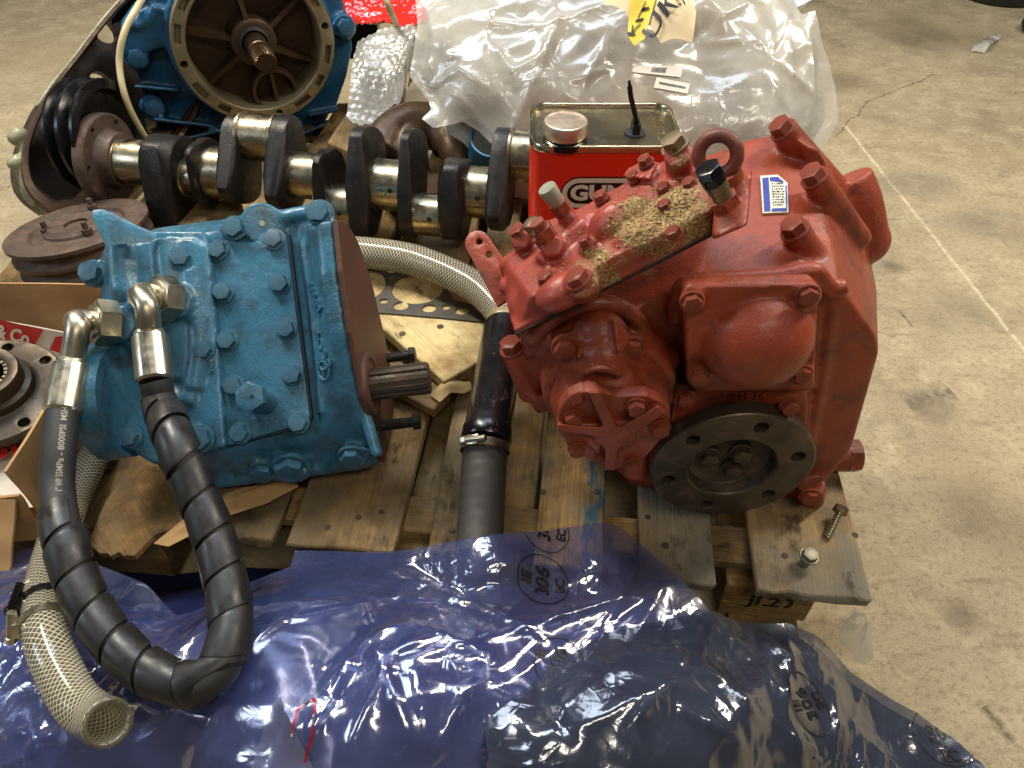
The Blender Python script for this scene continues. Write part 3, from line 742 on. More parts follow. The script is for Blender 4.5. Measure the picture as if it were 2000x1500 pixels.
# flared bell end: an outline on the end plane, drawn back into the body
endpx = [(648, 430), (668, 436), (690, 470), (718, 555), (744, 660), (757, 735), (761, 800), (756, 856), (743, 904), (722, 850), (700, 775), (676, 650), (658, 530)]
back = []
epo = [ep(*q) for q in endpx]
EC = sum(epo, Vector()) / len(epo)
hull(bm, epo + back + [p - ba * .016 for p in epo + back])
hull(bm, [p - ba*.012 for p in epo] + [EC + (p - EC) * .97 - ba * .024 for p in epo])
hull(bm, [EC + (p - EC) * .95 - ba * .018 for p in epo] + section(a1 - .066, [(-.004, .016), (-.06, .02), (-.22, .04), (-.29, .10), (-.30, .2), (-.28, .252), (-.232, .276), (-.012, .094), (0, .082)]))
# rib beside the plate, top edge rib, lower ledge
def brib(pts, h, r, f=bp, n=10): tube(bm, spline([tuple(f(*q, h)) for q in pts], 5), r, n)
brib([(592, 470), (612, 600), (634, 810)], .004, .007)
brib([(466, 448), (500, 438), (560, 424), (640, 410)], -.006, .012)
brib([(640, 412), (652, 470), (676, 620), (700, 760), (738, 892)], .006, .009)
hull(bm, [lp(px, py, h) for h in (-.02, .012) for px, py in ((640, 922), (740, 908), (732, 880), (690, 868), (660, 880))])
for px, py, r in ((515, 916, .021), (570, 906, .028), (689, 889, .022)): cyl(bm, lp(px, py, -.02), lp(px, py, .014), r, r*.92, 24)
hull(bm, [lp(px, py, h) for h in (-.02, .008) for px, py in ((420, 955), (720, 915), (715, 902), (430, 940))])
# lugs along the top edge and the right edge
cyl(bm, bp(513, 440, -.02), bp(512, 436, .010), .030, .029, 28)
for px, py, r in ((460, 447, .019), (626, 418, .021), (640, 641, .020)): cyl(bm, bp(px, py, -.02), bp(px, py, .010), r, r*.9, 24)
cast('housing', bm, BLUE, bl, .0036, 6)
bm = B(); cyl(bm, bp(512, 436, .010), bp(512, 436, .0115), .004, .004, 12); obj('centre_mark', bm, plain('chipped_pale_metal', rgb(190, 184, 160), .5), bl)
# left control housing
bm = B()
outl = [(196, 490), (232, 458), (300, 452), (395, 450), (415, 478), (418, 520), (447, 872), (300, 908), (262, 886), (225, 780), (186, 650), (196, 560)]
prism(bm, [bp(px - (6 if px > 400 else 0), py, .018) for px, py in outl], bn * -.055)
hull(bm, [bp(px, py, .024 if k else -.02) for k in (0, 1) for px, py in ((212, 480), (380, 466), (372, 560), (395, 640), (350, 740), (300, 740), (215, 640), (200, 540))])
brib([(238, 492), (240, 530), (244, 560)], .020, .021, n=14); ball(bm, bp(246, 566, .02), .021); ball(bm, bp(238, 486, .02), .021)
brib([(322, 470), (330, 540), (335, 600)], .018, .016, n=14)
brib([(262, 590), (300, 600), (340, 590)], .020, .022, n=14)
brib([(372, 530), (385, 600), (392, 680), (380, 760)], .014, .016, n=14)
brib([(310, 700), (330, 770), (385, 780)], .014, .013, n=14)
for px, py, r in ((186, 535, .021), (357, 505, .020), (398, 684, .018), (203, 700, .020), (256, 853, .019), (393, 858, .021)): cyl(bm, bp(px, py, -.02), bp(px, py, .0195), r, r*.88, 24)
cyl(bm, bp(350, 596, .0), bp(338, 586, .042), .028, .025, 24)
cyl(bm, bp(245, 640, .0), bp(228, 632, .042), .028, .025, 24)
hull(bm, [bp(px, py, h) for h in (-.01, .022) for px, py in ((376, 470), (402, 480), (408, 540), (404, 640), (380, 600), (368, 540))])
cast('control_housing', bm, BLUE, bl, .0034, 6)
# output ring at the left end
M = basis(-ba, UP); M.translation = on(222, 785, Bf.w(a0 + .012, 0), ba)
bm = B(); lathe(bm, M, [(.070, -.02), (.078, -.022), (.080, .012), (.074, .018), (.064, .018), (.060, -.02)], 48, closed=True)
lathe(bm, M, [(.062, -.018), (.02, -.022), (0, -.022)], 40)
obj('output_ring', bm, BLUE, bl)
# cover plate
cp = [(414, 484), (424, 478), (553, 453), (563, 462), (610, 812), (604, 826), (456, 869), (446, 864)]
bm = B(); prism(bm, [bp(px, py, -.004) for px, py in cp], bn * .012); bevel(bm, .0018, 2, 60); obj('cover_plate', bm, BLUE, bl)
bm = B(); prism(bm, [bp(px + s, py, -.006) for px, py, s in ((410, 490, 0), (553, 449, 2), (566, 460, 3), (614, 816, 0), (604, 832, 0), (448, 874, 0))], bn * .0095); obj('gasket', bm, plain('dark_gasket', rgb(22, 40, 52), .6), bl, False)
bm = B(); prism(bm, [bp(px, py, -.004) for px, py in ((586, 476), (591, 474), (628, 806), (620, 808), (612, 700))], bn * .0085); obj('groove_shade', bm, plain('groove_shade_blue', rgb(20, 52, 76), .4), bl, False)  # dark strip paints the shade of a groove beside the cover plate
def bb(px, py, h, s, f=bp, n=None, **k): return bolt(f(px, py, h), n or bn, s, BLUE, bl, **k)
for px, py in ((427, 489), (437, 571), (445, 666), (457, 754), (470, 846), (547, 555), (560, 643), (572, 733), (584, 826)): bb(px, py, .0085, .0125, tall=.75)
bolt(bp(536, 468, .0085), bn, .0125, plain('grey_blue_paint', rgb(84, 108, 124), .5), bl, tall=.75, label='bolt with greyish worn paint at the top of the cover plate')
for px, py, s in ((357, 503, .0135), (399, 683, .0125), (181, 533, .0145), (255, 853, .0135)): bb(px, py, .021, s, tall=.8)
bb(392, 857, .021, .0165, tall=.6)
bolt(bp(196, 698, .018), bn, .019, BLUE, bl, tall=.6); cyl_b = B(); cyl(cyl_b, bp(196, 698, .03), bp(192, 696, .042), .009, .008, 16); obj('stud', cyl_b, BLUE, bl)
for px, py, s in ((459, 446, .0145), (624, 416, .0150), (635, 639, .0150)): bb(px, py, .012, s, tall=.75)
for px, py, s in ((513, 918, .0145), (687, 889, .0155)): bb(px, py, .014, s, lp, bh, tall=.7)
bolt(lp(569, 908, .014), bh, .0185, BLUE, bl, tall=.75); bm = B(); lathe(bm, basis(bh).copy() if False else (lambda M: (setattr(M, 'translation', lp(569, 908, .006)), M)[1])(basis(bh)), [(.0285, 0), (.0285, .009), (.027, .0105), (0, .0105)], 32); obj('plug_washer', bm, BLUE, bl)
# tall plug
bm = B(); cyl(bm, bp(522, 787, .0), bp(498, 776, .036), .0175, .0170, 24); M = basis(bn, ba); M.translation = bp(495, 776, .034); hexhead(bm, M, .0205, .016); obj('tall_plug', bm, BLUE, bl, angle=25)
bm = B(); M.translation = bp(492, 774, .0502); cyl(bm, M.translation, M.translation + bn*.0006, .0024, .0024, 12); obj('plug_hole', bm, DARK, bl)
# worn fin plate at top left
bm = B()
fin = [(178, 420), (196, 418), (215, 424), (262, 448), (305, 466), (296, 474), (205, 480), (196, 462)]
prism(bm, [on(px, py, bp(250, 462, .052), (CAM - bp(250, 470)).normalized() * .8 + UP * .3) for px, py in fin], Vector((0, .008, .003))); bevel(bm, .0015, 2, 50); obj('lever_plate', bm, BLUE, bl)
# raised casting marks
dg = bpy.context.evaluated_depsgraph_get(); dg.update()
bh0 = [o for o in C.objects if o.name.startswith('housing') and o.parent is bl][0]
def bhit(px, py):
    ok, l, n, i = bh0.ray_cast(CAM - rootpos(bl), ray(px, py).normalized()); return l + rootpos(bl), n
def raised(s, px, py, px2, py2, size, h=None):
    if h is None: A_, n1 = bhit(px, py); B_, n2 = bhit(px2, py2); nn = (n1 + n2).normalized()
    else: A_, B_, nn = bp(px, py, h), bp(px2, py2, h), bn
    me = text_mesh(s, size, .0016, .0006, 2); x = (B_ - A_).normalized(); y = nn.cross(x).normalized(); nn = x.cross(y)
    M = Matrix((x, y, nn)).transposed().to_4x4(); M.translation = (A_ + B_)/2 + nn*.0012; me.transform(M); link('cast_lettering', me, BLUE, bl, False)
raised('BCC4', 640, 706, 625, 662, .022); raised('AF000', 630, 610, 606, 552, .022)
eh, en_ = bhit(634, 724); M = basis(en_, ba); M.translation = eh + en_*.001; bm = B(); torus(bm, M, .0125, .0018, 28, 8)
for k in range(3):
    t = 2*pi*k/3 + .4; cyl(bm, M.translation, M @ Vector((.009*cos(t), .009*sin(t), .0005)), .0026, .0014, 8)
obj('cast_emblem', bm, BLUE, bl)
raised('900', 418, 742, 402, 692, .012, .0185)
# end plate, shaft and bolts
EP = Mat('stained_end_board'); g = EP.noise(1, 6, .65, EP.mapped((60, 60, 5), (R(12), 0, YAW)), .8)
EP.set(Base_Color=EP.mix(EP.ramp(EP.noise(18, 7, .7), [(.42, K(0)), (.66, K(.8))]), EP.ramp(g, [(.30, rgb(52, 32, 24)), (.50, rgb(86, 50, 34)), (.72, rgb(58, 40, 32))]), rgb(56, 46, 38)), Roughness=.6).bump(g, .4, .0015)
bm = B(); allp = epo + back; prism(bm, [ep(*q, .0005) for q in endpx] + [p + ba*.0005 for p in back], ba * .007); bevel(bm, .0015, 1, 50); obj('end_plate', bm, EP.m, bl, False)
SH = ep(722, 752, .008); sd = (on(838, 734, SH, bh) - SH); sd = ba * sd.dot(ba)
bm = B(); M = basis(ba); M.translation = SH; torus(bm, M, .040, .007, 36, 10); lathe(bm, M, [(.040, 0), (.040, .004), (0, .004)], 30); obj('seal_ring', bm, EP.m, bl)
bm = B(); N = 10; L = sd.length; rad = .0225
M = basis(ba, UP); M.translation = SH
prof = []
for k in range(N):
    t = 2*pi*k/N; w_ = 2*pi/N
    for f, r in ((-.30, .86), (-.22, 1), (.22, 1), (.30, .86)): prof.append((t + f*w_, r*rad))
rings = []
for z, s in ((-.004, 1), (L - .003, 1), (L, .93)): rings.append([bm.verts.new(M @ Vector((r*s*cos(t), r*s*sin(t), z))) for t, r in prof])
for a, b in zip(rings, rings[1:]):
    for i in range(len(a)): face(bm, (a[i], a[(i+1) % len(a)], b[(i+1) % len(a)], b[i]))
face(bm, rings[-1]); obj('splined_shaft', bm, FLANGEM, bl, angle=25)
for b0, b1, s in (((752, 700), (800, 688), .0135), ((742, 832), (808, 817), .0135)):
    P0 = ep(*b0, .004); q = on(b1[0], b1[1], P0, bh); Lb = (q - P0).dot(ba)
    bm = B(); cyl(bm, P0, P0 + ba*Lb, .0078, None, 16)
    for k in range(int(Lb*.5 / .0018)): M = basis(ba); M.translation = P0 + ba*(.010 + k*.0018); torus(bm, M, .0076, .0007, 14, 5)
    obj('bolt_shank', bm, IRON, bl); bolt(P0 + ba*Lb, ba, s, IRON, bl, washer=False, tall=.75, name='bolt')

# ---------------------------------------------------------------- the black hydraulic hose looping out of it
hz = thing('hydraulic_hose', 'black hydraulic hose in spiral wrap looping between two silver elbows', 'hose', pz(250, 1300, .26))
def nut(px, py, h, dirv, name='swivel_nut'):
    c = bp(px, py, h); M = basis(dirv, UP); M.translation = c
    bm = B(); hexhead(bm, M, .031, .026); lathe(bm, M, [(.0225, .024), (.0225, .031), (.019, .0315)], 28); obj(name, bm, ZINC, hz, angle=25); return c
d2 = (bn * .85 - ba * .55 + UP*.1).normalized(); d1 = (bn * .7 - ba * .75 + UP*.1).normalized()
c2 = nut(338, 585, .040, d2); c1 = nut(226, 632, .040, d1)
def fitting(c, d, tip, f0, f1, hz):
    """bent tube from the nut, then a crimped ferrule from f0 to f1"""
    p = spline([tuple(c + d*.012), tuple(c + d*.045), tuple(tip), tuple(f0)], 8)
    bm = B(); tube(bm, p, .0150, 20); M = basis(f1 - f0); M.translation = Vector(f0) - (f1-f0).normalized()*.006; lathe(bm, M, [(.017, 0), (.019, .002), (.019, .010)], 24)
    el = obj('elbow', bm, ZINC, hz)
    bm = B(); M = basis(f1 - f0); M.translation = f0; L = (f1 - f0).length
    n = 48; rr = lambda i: 1 - (.035 if i % 6 == 0 else 0)
    rings = []
    for r, z in ((.0185, 0), (.0222, .003), (.0228, L*.5), (.0225, L - .003), (.019, L)):
        rings.append([bm.verts.new(M @ Vector((r*rr(i)*cos(2*pi*i/n), r*rr(i)*sin(2*pi*i/n), z))) for i in range(n)])
    for a, b in zip(rings, rings[1:]):
        for i in range(n): face(bm, (a[i], a[(i+1) % n], b[(i+1) % n], b[i]))
    face(bm, rings[0]); face(bm, rings[-1]); obj('ferrule', bm, ZINC, hz)
z2 = c2.z; z1 = c1.z
f20, f21 = pz(293, 655, z2 - .005), pz(303, 745, z2 - .035); f10, f11 = pz(140, 712, z1 - .01), pz(122, 806, z1 - .035)
fitting(c2, d2, pz(287, 600, z2 + .028), f20, f21, hz); fitting(c1, d1, pz(152, 642, z1 + .025), f10, f11, hz)
hp = [tuple(f11), tuple(pz(115, 880, z1 - .05)), tuple(pz(112, 960, z1 - .07)), tuple(pz(126, 1050, .325)), tuple(pz(152, 1140, .305)), tuple(pz(200, 1225, .29)), tuple(pz(262, 1292, .282)), tuple(pz(330, 1330, .28)),
      tuple(pz(392, 1336, .284)), tuple(pz(438, 1290, .29)), tuple(pz(452, 1220, .295)), tuple(pz(442, 1140, .305)), tuple(pz(415, 1040, .325)), tuple(pz(378, 950, .35)), tuple(pz(342, 860, .38)), tuple(pz(316, 790, z2 - .055)), tuple(f21)]
hpath = spline(hp, 8)
bm = B(); tube(bm, hpath, .0195, 20); hose = obj('hose', bm, RUBBER, hz)
# spiral wrap: a flat band wound along the hose, its edge lifting over the turn before
fr_ = frames(hpath); ls = [0]
for k in range(1, len(fr_)): ls.append(ls[-1] + (fr_[k][0] - fr_[k-1][0]).length)
def at(s):
    k = min(max(np.searchsorted(ls, s) - 1, 0), len(fr_) - 2); t = (s - ls[k]) / (ls[k+1] - ls[k])
    a, b = fr_[k], fr_[k+1]; return a[0].lerp(b[0], t), a[1].lerp(b[1], t).normalized(), a[2].lerp(b[2], t).normalized(), a[3].lerp(b[3], t).normalized()
s0 = ls[21]; s1 = ls[-9]; pitch = .0475; nseg = 28; turns = (s1 - s0) / pitch
bm = B(); prev = None; N = int(turns * nseg)
rw = random.Random(4); slack = [rw.uniform(-.12, .12) for _ in range(60)]
for k in range(N + 1):
    th = 2*pi*k/nseg + .8; sc_ = s0 + pitch*k/nseg; row = []
    wd = pitch * (.93 + slack[int(k/nseg)]*.8)
    for off, r in ((0, .0218), (0, .0240), (.08, .0246), (.90, .0236), (1, .0228), (1, .0216)):
        p, t, u, v = at(min(max(sc_ + off*wd - wd*.5, 0), ls[-1]-.001)); row.append(bm.verts.new(p + (u*cos(th) + v*sin(th))*r))
    if prev:
        for i in range(6): face(bm, (prev[i], prev[(i+1) % 6], row[(i+1) % 6], row[i]))
    else: face(bm, row)
    prev = row
face(bm, prev[::-1])
WR = Mat('black_plastic_wrap')
WR.set(Base_Color=WR.mix(WR.ramp(WR.noise(26, 5, .6), [(.735, K(0)), (.75, K(.8))]), WR.mix(WR.ramp(WR.noise(9, 4), [(.3, K(0)), (.7, K(1))]), WR.mix(WR.ramp(WR.noise(60, 8, .75), [(.52, K(0)), (.72, K(.6))]), rgb(34, 31, 29), rgb(84, 76, 64)), rgb(24, 22, 21)), rgb(60, 120, 140)), Roughness=WR.ramp(WR.noise(34, 7, .7), [(.35, K(.30)), (.65, K(.6))])).bump(WR.noise(160, 4), .12, .001)
obj('spiral_wrap', bm, WR.m, hz, True, 30)
# blue paint streak rubbed onto the wrap
# printed line on the bare hose
me = text_mesh('1" WP 55MPa - 8000PSI  MSHA', .0098, 0, .0002, 2)
bmt = bmesh.new(); bmt.from_mesh(me); bmesh.ops.triangulate(bmt, faces=bmt.faces)
L0 = ls[9]
for v in bmt.verts:
    p, t, u, w_ = at(min(max(L0 - v.co.x, .001), ls[-1]-.01)); toc = (CAM - p); toc = (toc - t*toc.dot(t)).normalized(); sd_ = t.cross(toc)
    an = v.co.y / (.0198) - .12; v.co = p + (toc*cos(an) + sd_*sin(an)) * (.0198)
bmt.to_mesh(me); bmt.free(); link('print', me, plain('grey_print', rgb(150, 144, 128), .6), hose, False)
# ---------------------------------------------------------------- crankshaft
cA, cB = pz(270, 316, .275), pz(935, 376, .275)
ca = (cB - cA).normalized(); cz = (CAM - (cA + cB)/2); cz = (cz - ca*cz.dot(ca)).normalized()
CF = Fr(cA, ca, cz)
cp_ = lambda px, py, h=0.0: CF.loc(CF.p(px, py, h))
cr = thing('crankshaft', 'long dark crankshaft with bright journals lying across the back of the pallet', 'crankshaft', (cA + cB)/2 - UP*.125)
def axp(px): return cp_(px, 316 + (px - 270)*.0902)[0]
JR = .0475
def journal(x0, x1, py, r, name):
    a, b = axp(x0), axp(x1); t = cp_((x0+x1)/2, py)[1]
    bm = B(); M = CF.M(CF.w(a - .006, t, 0)) @ Matrix.Rotation(R(90), 4, 'Y')
    lathe(bm, M, [(r*1.10, 0), (r*1.10, .004), (r, .007), (r, b - a + .004), (r*1.10, b - a + .008), (r*1.10, b - a + .012)], 40)
    return obj(name, bm, STEEL, cr), t
mains = [(243, 304, 318, .046), (412, 452, 338, .052), (574, 636, 344, .046), (738, 794, 362, .050), (918, 960, 376, .050)]
pins = [(368, 402, 348, .036), (484, 540, 270, .046), (634, 694, 402, .043), (818, 870, 420, .042), (996, 1060, 306, .047)]
for x0, x1, py, r in mains:
    o, t = journal(x0, x1, py, r, 'main_journal')
for x0, x1, py, r in pins: journal(x0, x1, py, r, 'crank_pin')
def oil(px, py, rj, tpy):
    t = cp_(px, tpy)[1]; q = cp_(px, py, rj*.8); P = CF.w(q[0], t, 0); y = (q[1] - t)
    d = (CF.az*math.sqrt(max(rj*rj - y*y, 1e-6)) + CF.ay*y); bm = B(); cyl(bm, P + d*.97, P + d*1.012, .0052, None, 14); obj('oil_hole', bm, DARK, cr)
for px, py, r, t in ((664, 417, .043, 402), (764, 373, .050, 362), (840, 429, .042, 420), (934, 388, .050, 376), (455, 305, .052, 338)): oil(px, py, r, t)
def web(x0, x1, pin_py, up, down, wide=.075, lean=0):
    """cheek between two journals: pin end, main boss and counterweight, up/down = its reach in the photograph's rows"""
    a, b = axp(x0), axp(x1); xm = (x0+x1)/2; py0 = 316 + (xm - 270)*.0902
    tp = cp_(xm, pin_py)[1]; tu = cp_(xm, up)[1]; td = cp_(xm, down)[1]
    bm = B(); pts = []
    def ring(t, r, z0=0.0, ry=None):
        for k in range(20):
            an = 2*pi*k/20; yield (t + r*sin(an), z0 + (ry or r)*cos(an))
    th = b - a
    for s, sd in ((a, 1), (b, -1)):
        for t, z in ring(0, .060): pts.append(CF.w(s, t, z))
        for t, z in ring(tp*.92, .050): pts.append(CF.w(s + sd*th*.06, t, z))
        for te, up_ in ((tu, 1), (td, -1)):
            heavy = te*tp < 0; wd = wide if heavy else .042
            for t, z in ring(te - up_*.030, .030, 0, wd): pts.append(CF.w(s + sd*th*(.24 if heavy else .12), t, z))
    hull(bm, pts); bmesh.ops.dissolve_limit(bm, angle_limit=R(4), verts=bm.verts[:], edges=bm.edges[:]); bevel(bm, .003, 2, 40); return obj('web', bm, IRON, cr, True, 32)
for x0, x1, pin, u, d in ((304, 366, 350, 268, 455), (396, 414, 348, 278, 402), (452, 486, 270, 224, 398), (540, 578, 270, 228, 412), (632, 656, 400, 292, 396), (694, 738, 402, 246, 462), (792, 820, 420, 250, 464), (868, 918, 420, 308, 470), (958, 998, 306, 248, 452)):
    web(x0, x1, pin, u, d)
# flywheel flange and grooved pulley
bm = B(); M = CF.M(CF.w(axp(198), 0, 0)) @ Matrix.Rotation(R(90), 4, 'Y'); L = axp(243) - axp(198)
lathe(bm, M, [(0, 0), (.088, 0), (.092, .003), (.092, .022), (.088, .026), (.062, .026), (.056, .034), (.055, L)], 48)
ct = B()
for k in range(6):
    t = 2*pi*k/6 + .3; p = M @ Vector((.076*cos(t), .076*sin(t), 0)); cyl(ct, p - CF.ax*.03, p + CF.ax*.06, .006, None, 12)
cut('end_flange', bm, ct, RUST, cr, .001)
# ---------------------------------------------------------------- black pulley leaning in the bell
pa = (ca * .97 + Vector((.0, -.02, .06))).normalized()
Pc = on(204, 266, CF.w(axp(180), 0, -.02) , cz)
M = basis(pa, UP); M.translation = Pc - pa*.05
bp_ = B(); r = .114
lathe(bp_, M, [(0, 0), (r - .004, 0), (r, .002), (r, .007), (r*.82, .018), (r*.82, .021), (r, .031), (r, .038), (r*.82, .050), (r*.82, .053), (r, .064), (r, .070), (r - .004, .072), (.094, .072), (.086, .058), (.04, .056), (.036, .066), (0, .066)], 72)
top('grooved_pulley', bp_, BLACKP, 'shiny black two groove pulley standing on edge behind the rusty crank flange', 'pulley', loc=Pc - UP*.12)

# ---------------------------------------------------------------- bell housing at the far left
bhn = Vector((.74, -.46, .49)).normalized(); BO = fy(60, 330, 1.37)
bh_ = lambda px, py, h=0.0: on(px, py, BO + bhn*h, bhn)
bt = thing('bell_housing', 'big open bell housing with dark inside and greenish outside at the left edge', 'bell housing', Vector((BO.x + .15, BO.y + .1, DECK)))
opx = [(100, 414), (62, 384), (44, 345), (46, 285), (78, 205), (115, 150), (150, 105), (230, 5), (300, -50), (380, -60), (430, 0), (420, 110), (380, 230), (300, 330), (200, 400)]
cl = spline([tuple(bh_(*q)) for q in opx] + [tuple(bh_(*opx[0]))], 5)[:-1]
cl = [Vector(p) for p in cl]; cc = sum(cl, Vector())/len(cl)
def loop(bm, k, h): return [bm.verts.new(cc + (p - cc)*k + bhn*h) for p in cl]
bm = B(); rings = [loop(bm, k, h) for k, h in ((.80, -.145), (.86, -.13), (.90, -.06), (.90, -.012), (.93, -.010), (.935, .0), (1.0, 0.0), (1.0, -.020), (.97, -.03), (.965, -.10), (.90, -.155), (.80, -.165))]
rings.append(None); rings.pop()
for a, b in list(zip(rings, rings[1:])):
    for i in range(len(a)): face(bm, (a[i], b[i], b[(i+1) % len(a)], a[(i+1) % len(a)]))
face(bm, rings[0]); face(bm, rings[-1][::-1])
ct = B()
for px, py, r in ((213, 55, .026), (203, 152, .022)):
    p = bh_(px, py, -.12); cyl(ct, p - bhn*.08, p + bhn*.06, r, None, 20)
BELLIN = metal('bell_grime', rgb(66, 48, 36), rgb(36, 28, 23), .5, .1, 18, .4, rgb(104, 78, 56), .58)
cut('shell', bm, ct, BELLIN, bt, 0)
bm = B(); rr_ = [loop(bm, k, h) for k, h in ((.935, .0005), (.94, .004), (.995, .004), (1.002, -.004))]
for a, b in zip(rr_, rr_[1:]):
    for i in range(len(a)): face(bm, (a[i], b[i], b[(i+1) % len(a)], a[(i+1) % len(a)]))
obj('rim_face', bm, metal('worn_rim', rgb(112, 88, 68), rgb(72, 56, 44), .45, .3, 20, .4, rgb(130, 120, 96), .62), bt, True, 40)
# pale greenish outside of the rim with facets and lugs
OUT = paint('pale_green_paint', rgb(150, 146, 112), rgb(120, 120, 92), rgb(96, 78, 54), .45, .5)
bm = B()
idx = [i for i in range(len(cl)) if cl[i].x < cc.x + .02]
def seg(i0, i1, k0, k1, h0, h1):
    pts = []
    for i in range(i0, i1 + 1):
        p = cl[i % len(cl)]
        for k in (k0, k1):
            for h in (h0, h1): pts.append(cc + (p - cc)*k + bhn*h)
    hull(bm, pts)
n_ = len(cl)
seg(20, 26, .95, 1.045, -.028, -.008); seg(26, 31, .95, 1.02, -.03, -.006); seg(8, 16, .95, 1.012, -.03, -.006); seg(31, 36, .95, 1.03, -.03, -.01)
seg(3, 8, .95, 1.015, -.035, -.006)
for px, py, s in ((28, 270, .014), (38, 264, .018), (26, 320, .013), (36, 316, .016)): ball(bm, bh_(px, py, -.016), s)
cyl(bm, bh_(44, 280, -.02), bh_(28, 270, -.02), .013); cyl(bm, bh_(42, 320, -.02), bh_(26, 321, -.02), .012)
cast('outer_lugs', bm, OUT, bt, .005, 3)
bm = B()
for i0, i1 in ((6, 18), (21, 31)):
    tube(bm, [cc + (cl[i] - cc)*.915 + bhn*-.03 for i in range(i0, i1)], .004, 8)
obj('inner_ridge', bm, RUST, bt)

# ---------------------------------------------------------------- rusty flat pulley
RC = pz(150, 441, .245); rn = Vector((-.10, .16, .98)).normalized()
rp = thing('rusty_pulley', 'rusty three groove pulley lying flat with studs on its hub', 'pulley', RC - UP*.1)
M = basis(rn, RX); M.translation = RC; r = .131
bm = B(); lathe(bm, M, [(0, -.012), (.018, -.012), (.019, .001), (.060, .001), (.062, -.004), (.083, -.006), (.088, 0), (.120, .002), (r, 0), (r, -.007), (r*.90, -.018), (r*.90, -.021), (r*.985, -.031), (r*.985, -.037), (r*.89, -.048), (r*.89, -.051), (r*.97, -.060), (r*.97, -.066), (r*.87, -.078), (r*.86, -.100), (.09, -.102), (0, -.102)], 72)
obj('wheel', bm, RUST, rp)
bm = B(); lathe(bm, M, [(.022, .0), (.022, .006), (.05, .008), (.058, .001)], 40); obj('hub_boss', bm, RUST, rp)
for px, py in ((92, 446), (172, 447), (182, 400)):
    p = on(px, py + 8, RC, rn); bm = B(); cyl(bm, p - rn*.004, p + rn*.022, .0055, .005, 12); Mb = basis(rn); Mb.translation = p; hexhead(bm, Mb, .0095, .009); obj('stud', bm, RUST, rp)

# ---------------------------------------------------------------- older blue gearbox at the top
yw, el = R(25), R(1)
gn = Vector((sin(yw)*cos(el), -cos(yw)*cos(el), sin(el)))
GO = fy(500, 88, 1.70)
G = Fr(GO, Vector((cos(yw), sin(yw), 0)), gn)
gp = lambda px, py, h=0.0: G.p(px, py, h)
g2 = thing('gearbox', 'blue gearbox with open round bell mouth and brown webs behind the crankshaft', 'gearbox', (GO.x, GO.y + .12, DECK))
RO = (gp(660, 95) - gp(338, 95)).length/2
bm = B()
hull(bm, [gp(px, py, h) for h in (-.10, -.14) for px, py in ((236, 42), (262, 5), (345, -60), (655, -60), (688, 90), (676, 150), (655, 210), (600, 262), (420, 262), (338, 252), (300, 236), (262, 130))])
hull(bm, [gp(px, py, h) for h, q in ((-.12, 1), (-.30, .8)) for px, py in ((260, 40), (345, -50), (640, -50), (675, 90), (640, 230), (560, 300), (380, 290), (310, 240))])
hull(bm, [gp(px, py, h) for h in (-.03, -.11) for px, py in ((236, 45), (240, 110), (262, 108), (330, 90), (345, 20), (300, 10))])
for pts in (((262, 168), (350, 176)), ((296, 232), (420, 246)), ((345, 274), (450, 250)), ((600, 225), (662, 214)), ((590, 262), (640, 240))):
    a, b = pts; hull(bm, [gp(px, py + dy, h) for h in (-.015, -.11) for px, py in (a, b) for dy in (-3, 4)])
for px, py in ((266, 110), (298, 208), (672, 52)): cyl(bm, gp(px, py, -.11), gp(px, py, -.036), .030, .026, 20)
tube(bm, spline([tuple(gp(px, py, -.03)) for px, py in ((258, 50), (285, 42), (305, 10))], 5), .010, 10)
M = G.M(GO - gn*.09)
lathe(bm, M, [(RO*.9, -.03), (RO*1.03, .05), (RO*1.03, .070), (RO*.95, .072), (RO*.86, .06), (RO*.86, -.03)], 64, closed=True)
cast('housing', bm, BLUE2, g2, .005, 5)
bm = B(); M = G.M(GO)
lathe(bm, M, [(RO*.985, -.03), (RO*.985, -.002), (RO*.975, 0), (RO*.825, 0), (RO*.81, -.004), (RO*.80, -.075), (RO*.84, -.08)], 96, closed=True)
ct = B()
for k in range(16):
    t0 = 2*pi*k/16 + .1; kind = k % 4
    if kind == 0:
        p = M @ Vector((RO*.90*cos(t0), RO*.90*sin(t0), 0)); cyl(ct, p - gn*.05, p + gn*.02, .0085, None, 16)
    elif kind in (1, 3) or True:
        ps = []
        for j in range(7):
            t = t0 + (j/6 - .5)*(.26 if kind != 2 else .18); ps.append((M @ Vector((RO*.865*cos(t), RO*.865*sin(t), -.02)), M @ Vector((RO*.945*cos(t), RO*.945*sin(t), -.02))))
        for (p0, p1), (q0, q1) in zip(ps, ps[1:]): hull(ct, [p0, p1, q0, q1] + [x + gn*.04 for x in (p0, p1, q0, q1)])
cut('bell_ring', bm, ct, metal('worn_alloy_rim', rgb(172, 158, 128), rgb(140, 124, 94), .36, .7, 24, .4, rgb(84, 62, 42), .62), g2, .0012)
bm = B(); lathe(bm, G.M(GO - gn*.085), [(RO*.80, 0), (RO*.80, .01), (0, .01)], 64)
for k, t in enumerate((R(165), R(215), R(330), R(30), R(95))):
    d = G.ax*cos(t) + G.ay*sin(t); s = gn.cross(d); c = GO - gn*.08
    hull(bm, [c + d*a + s*b + gn*h for a, h in ((RO*.26, .058), (RO*.80, .035), (RO*.26, 0), (RO*.8, 0)) for b in (-.005, .005)])
lathe(bm, G.M(GO - gn*.08), [(RO*.30, 0), (RO*.28, .062), (RO*.25, .066), (RO*.18, .066), (RO*.17, .03)], 48)
c = GO - gn*.075 - G.ay*RO*.66 + G.ax*RO*.12
lathe(bm, (lambda m: (setattr(m, 'translation', c), m)[1])(G.M()), [(RO*.30, 0), (RO*.29, .052), (RO*.25, .052), (RO*.24, .012), (0, .012)], 40)
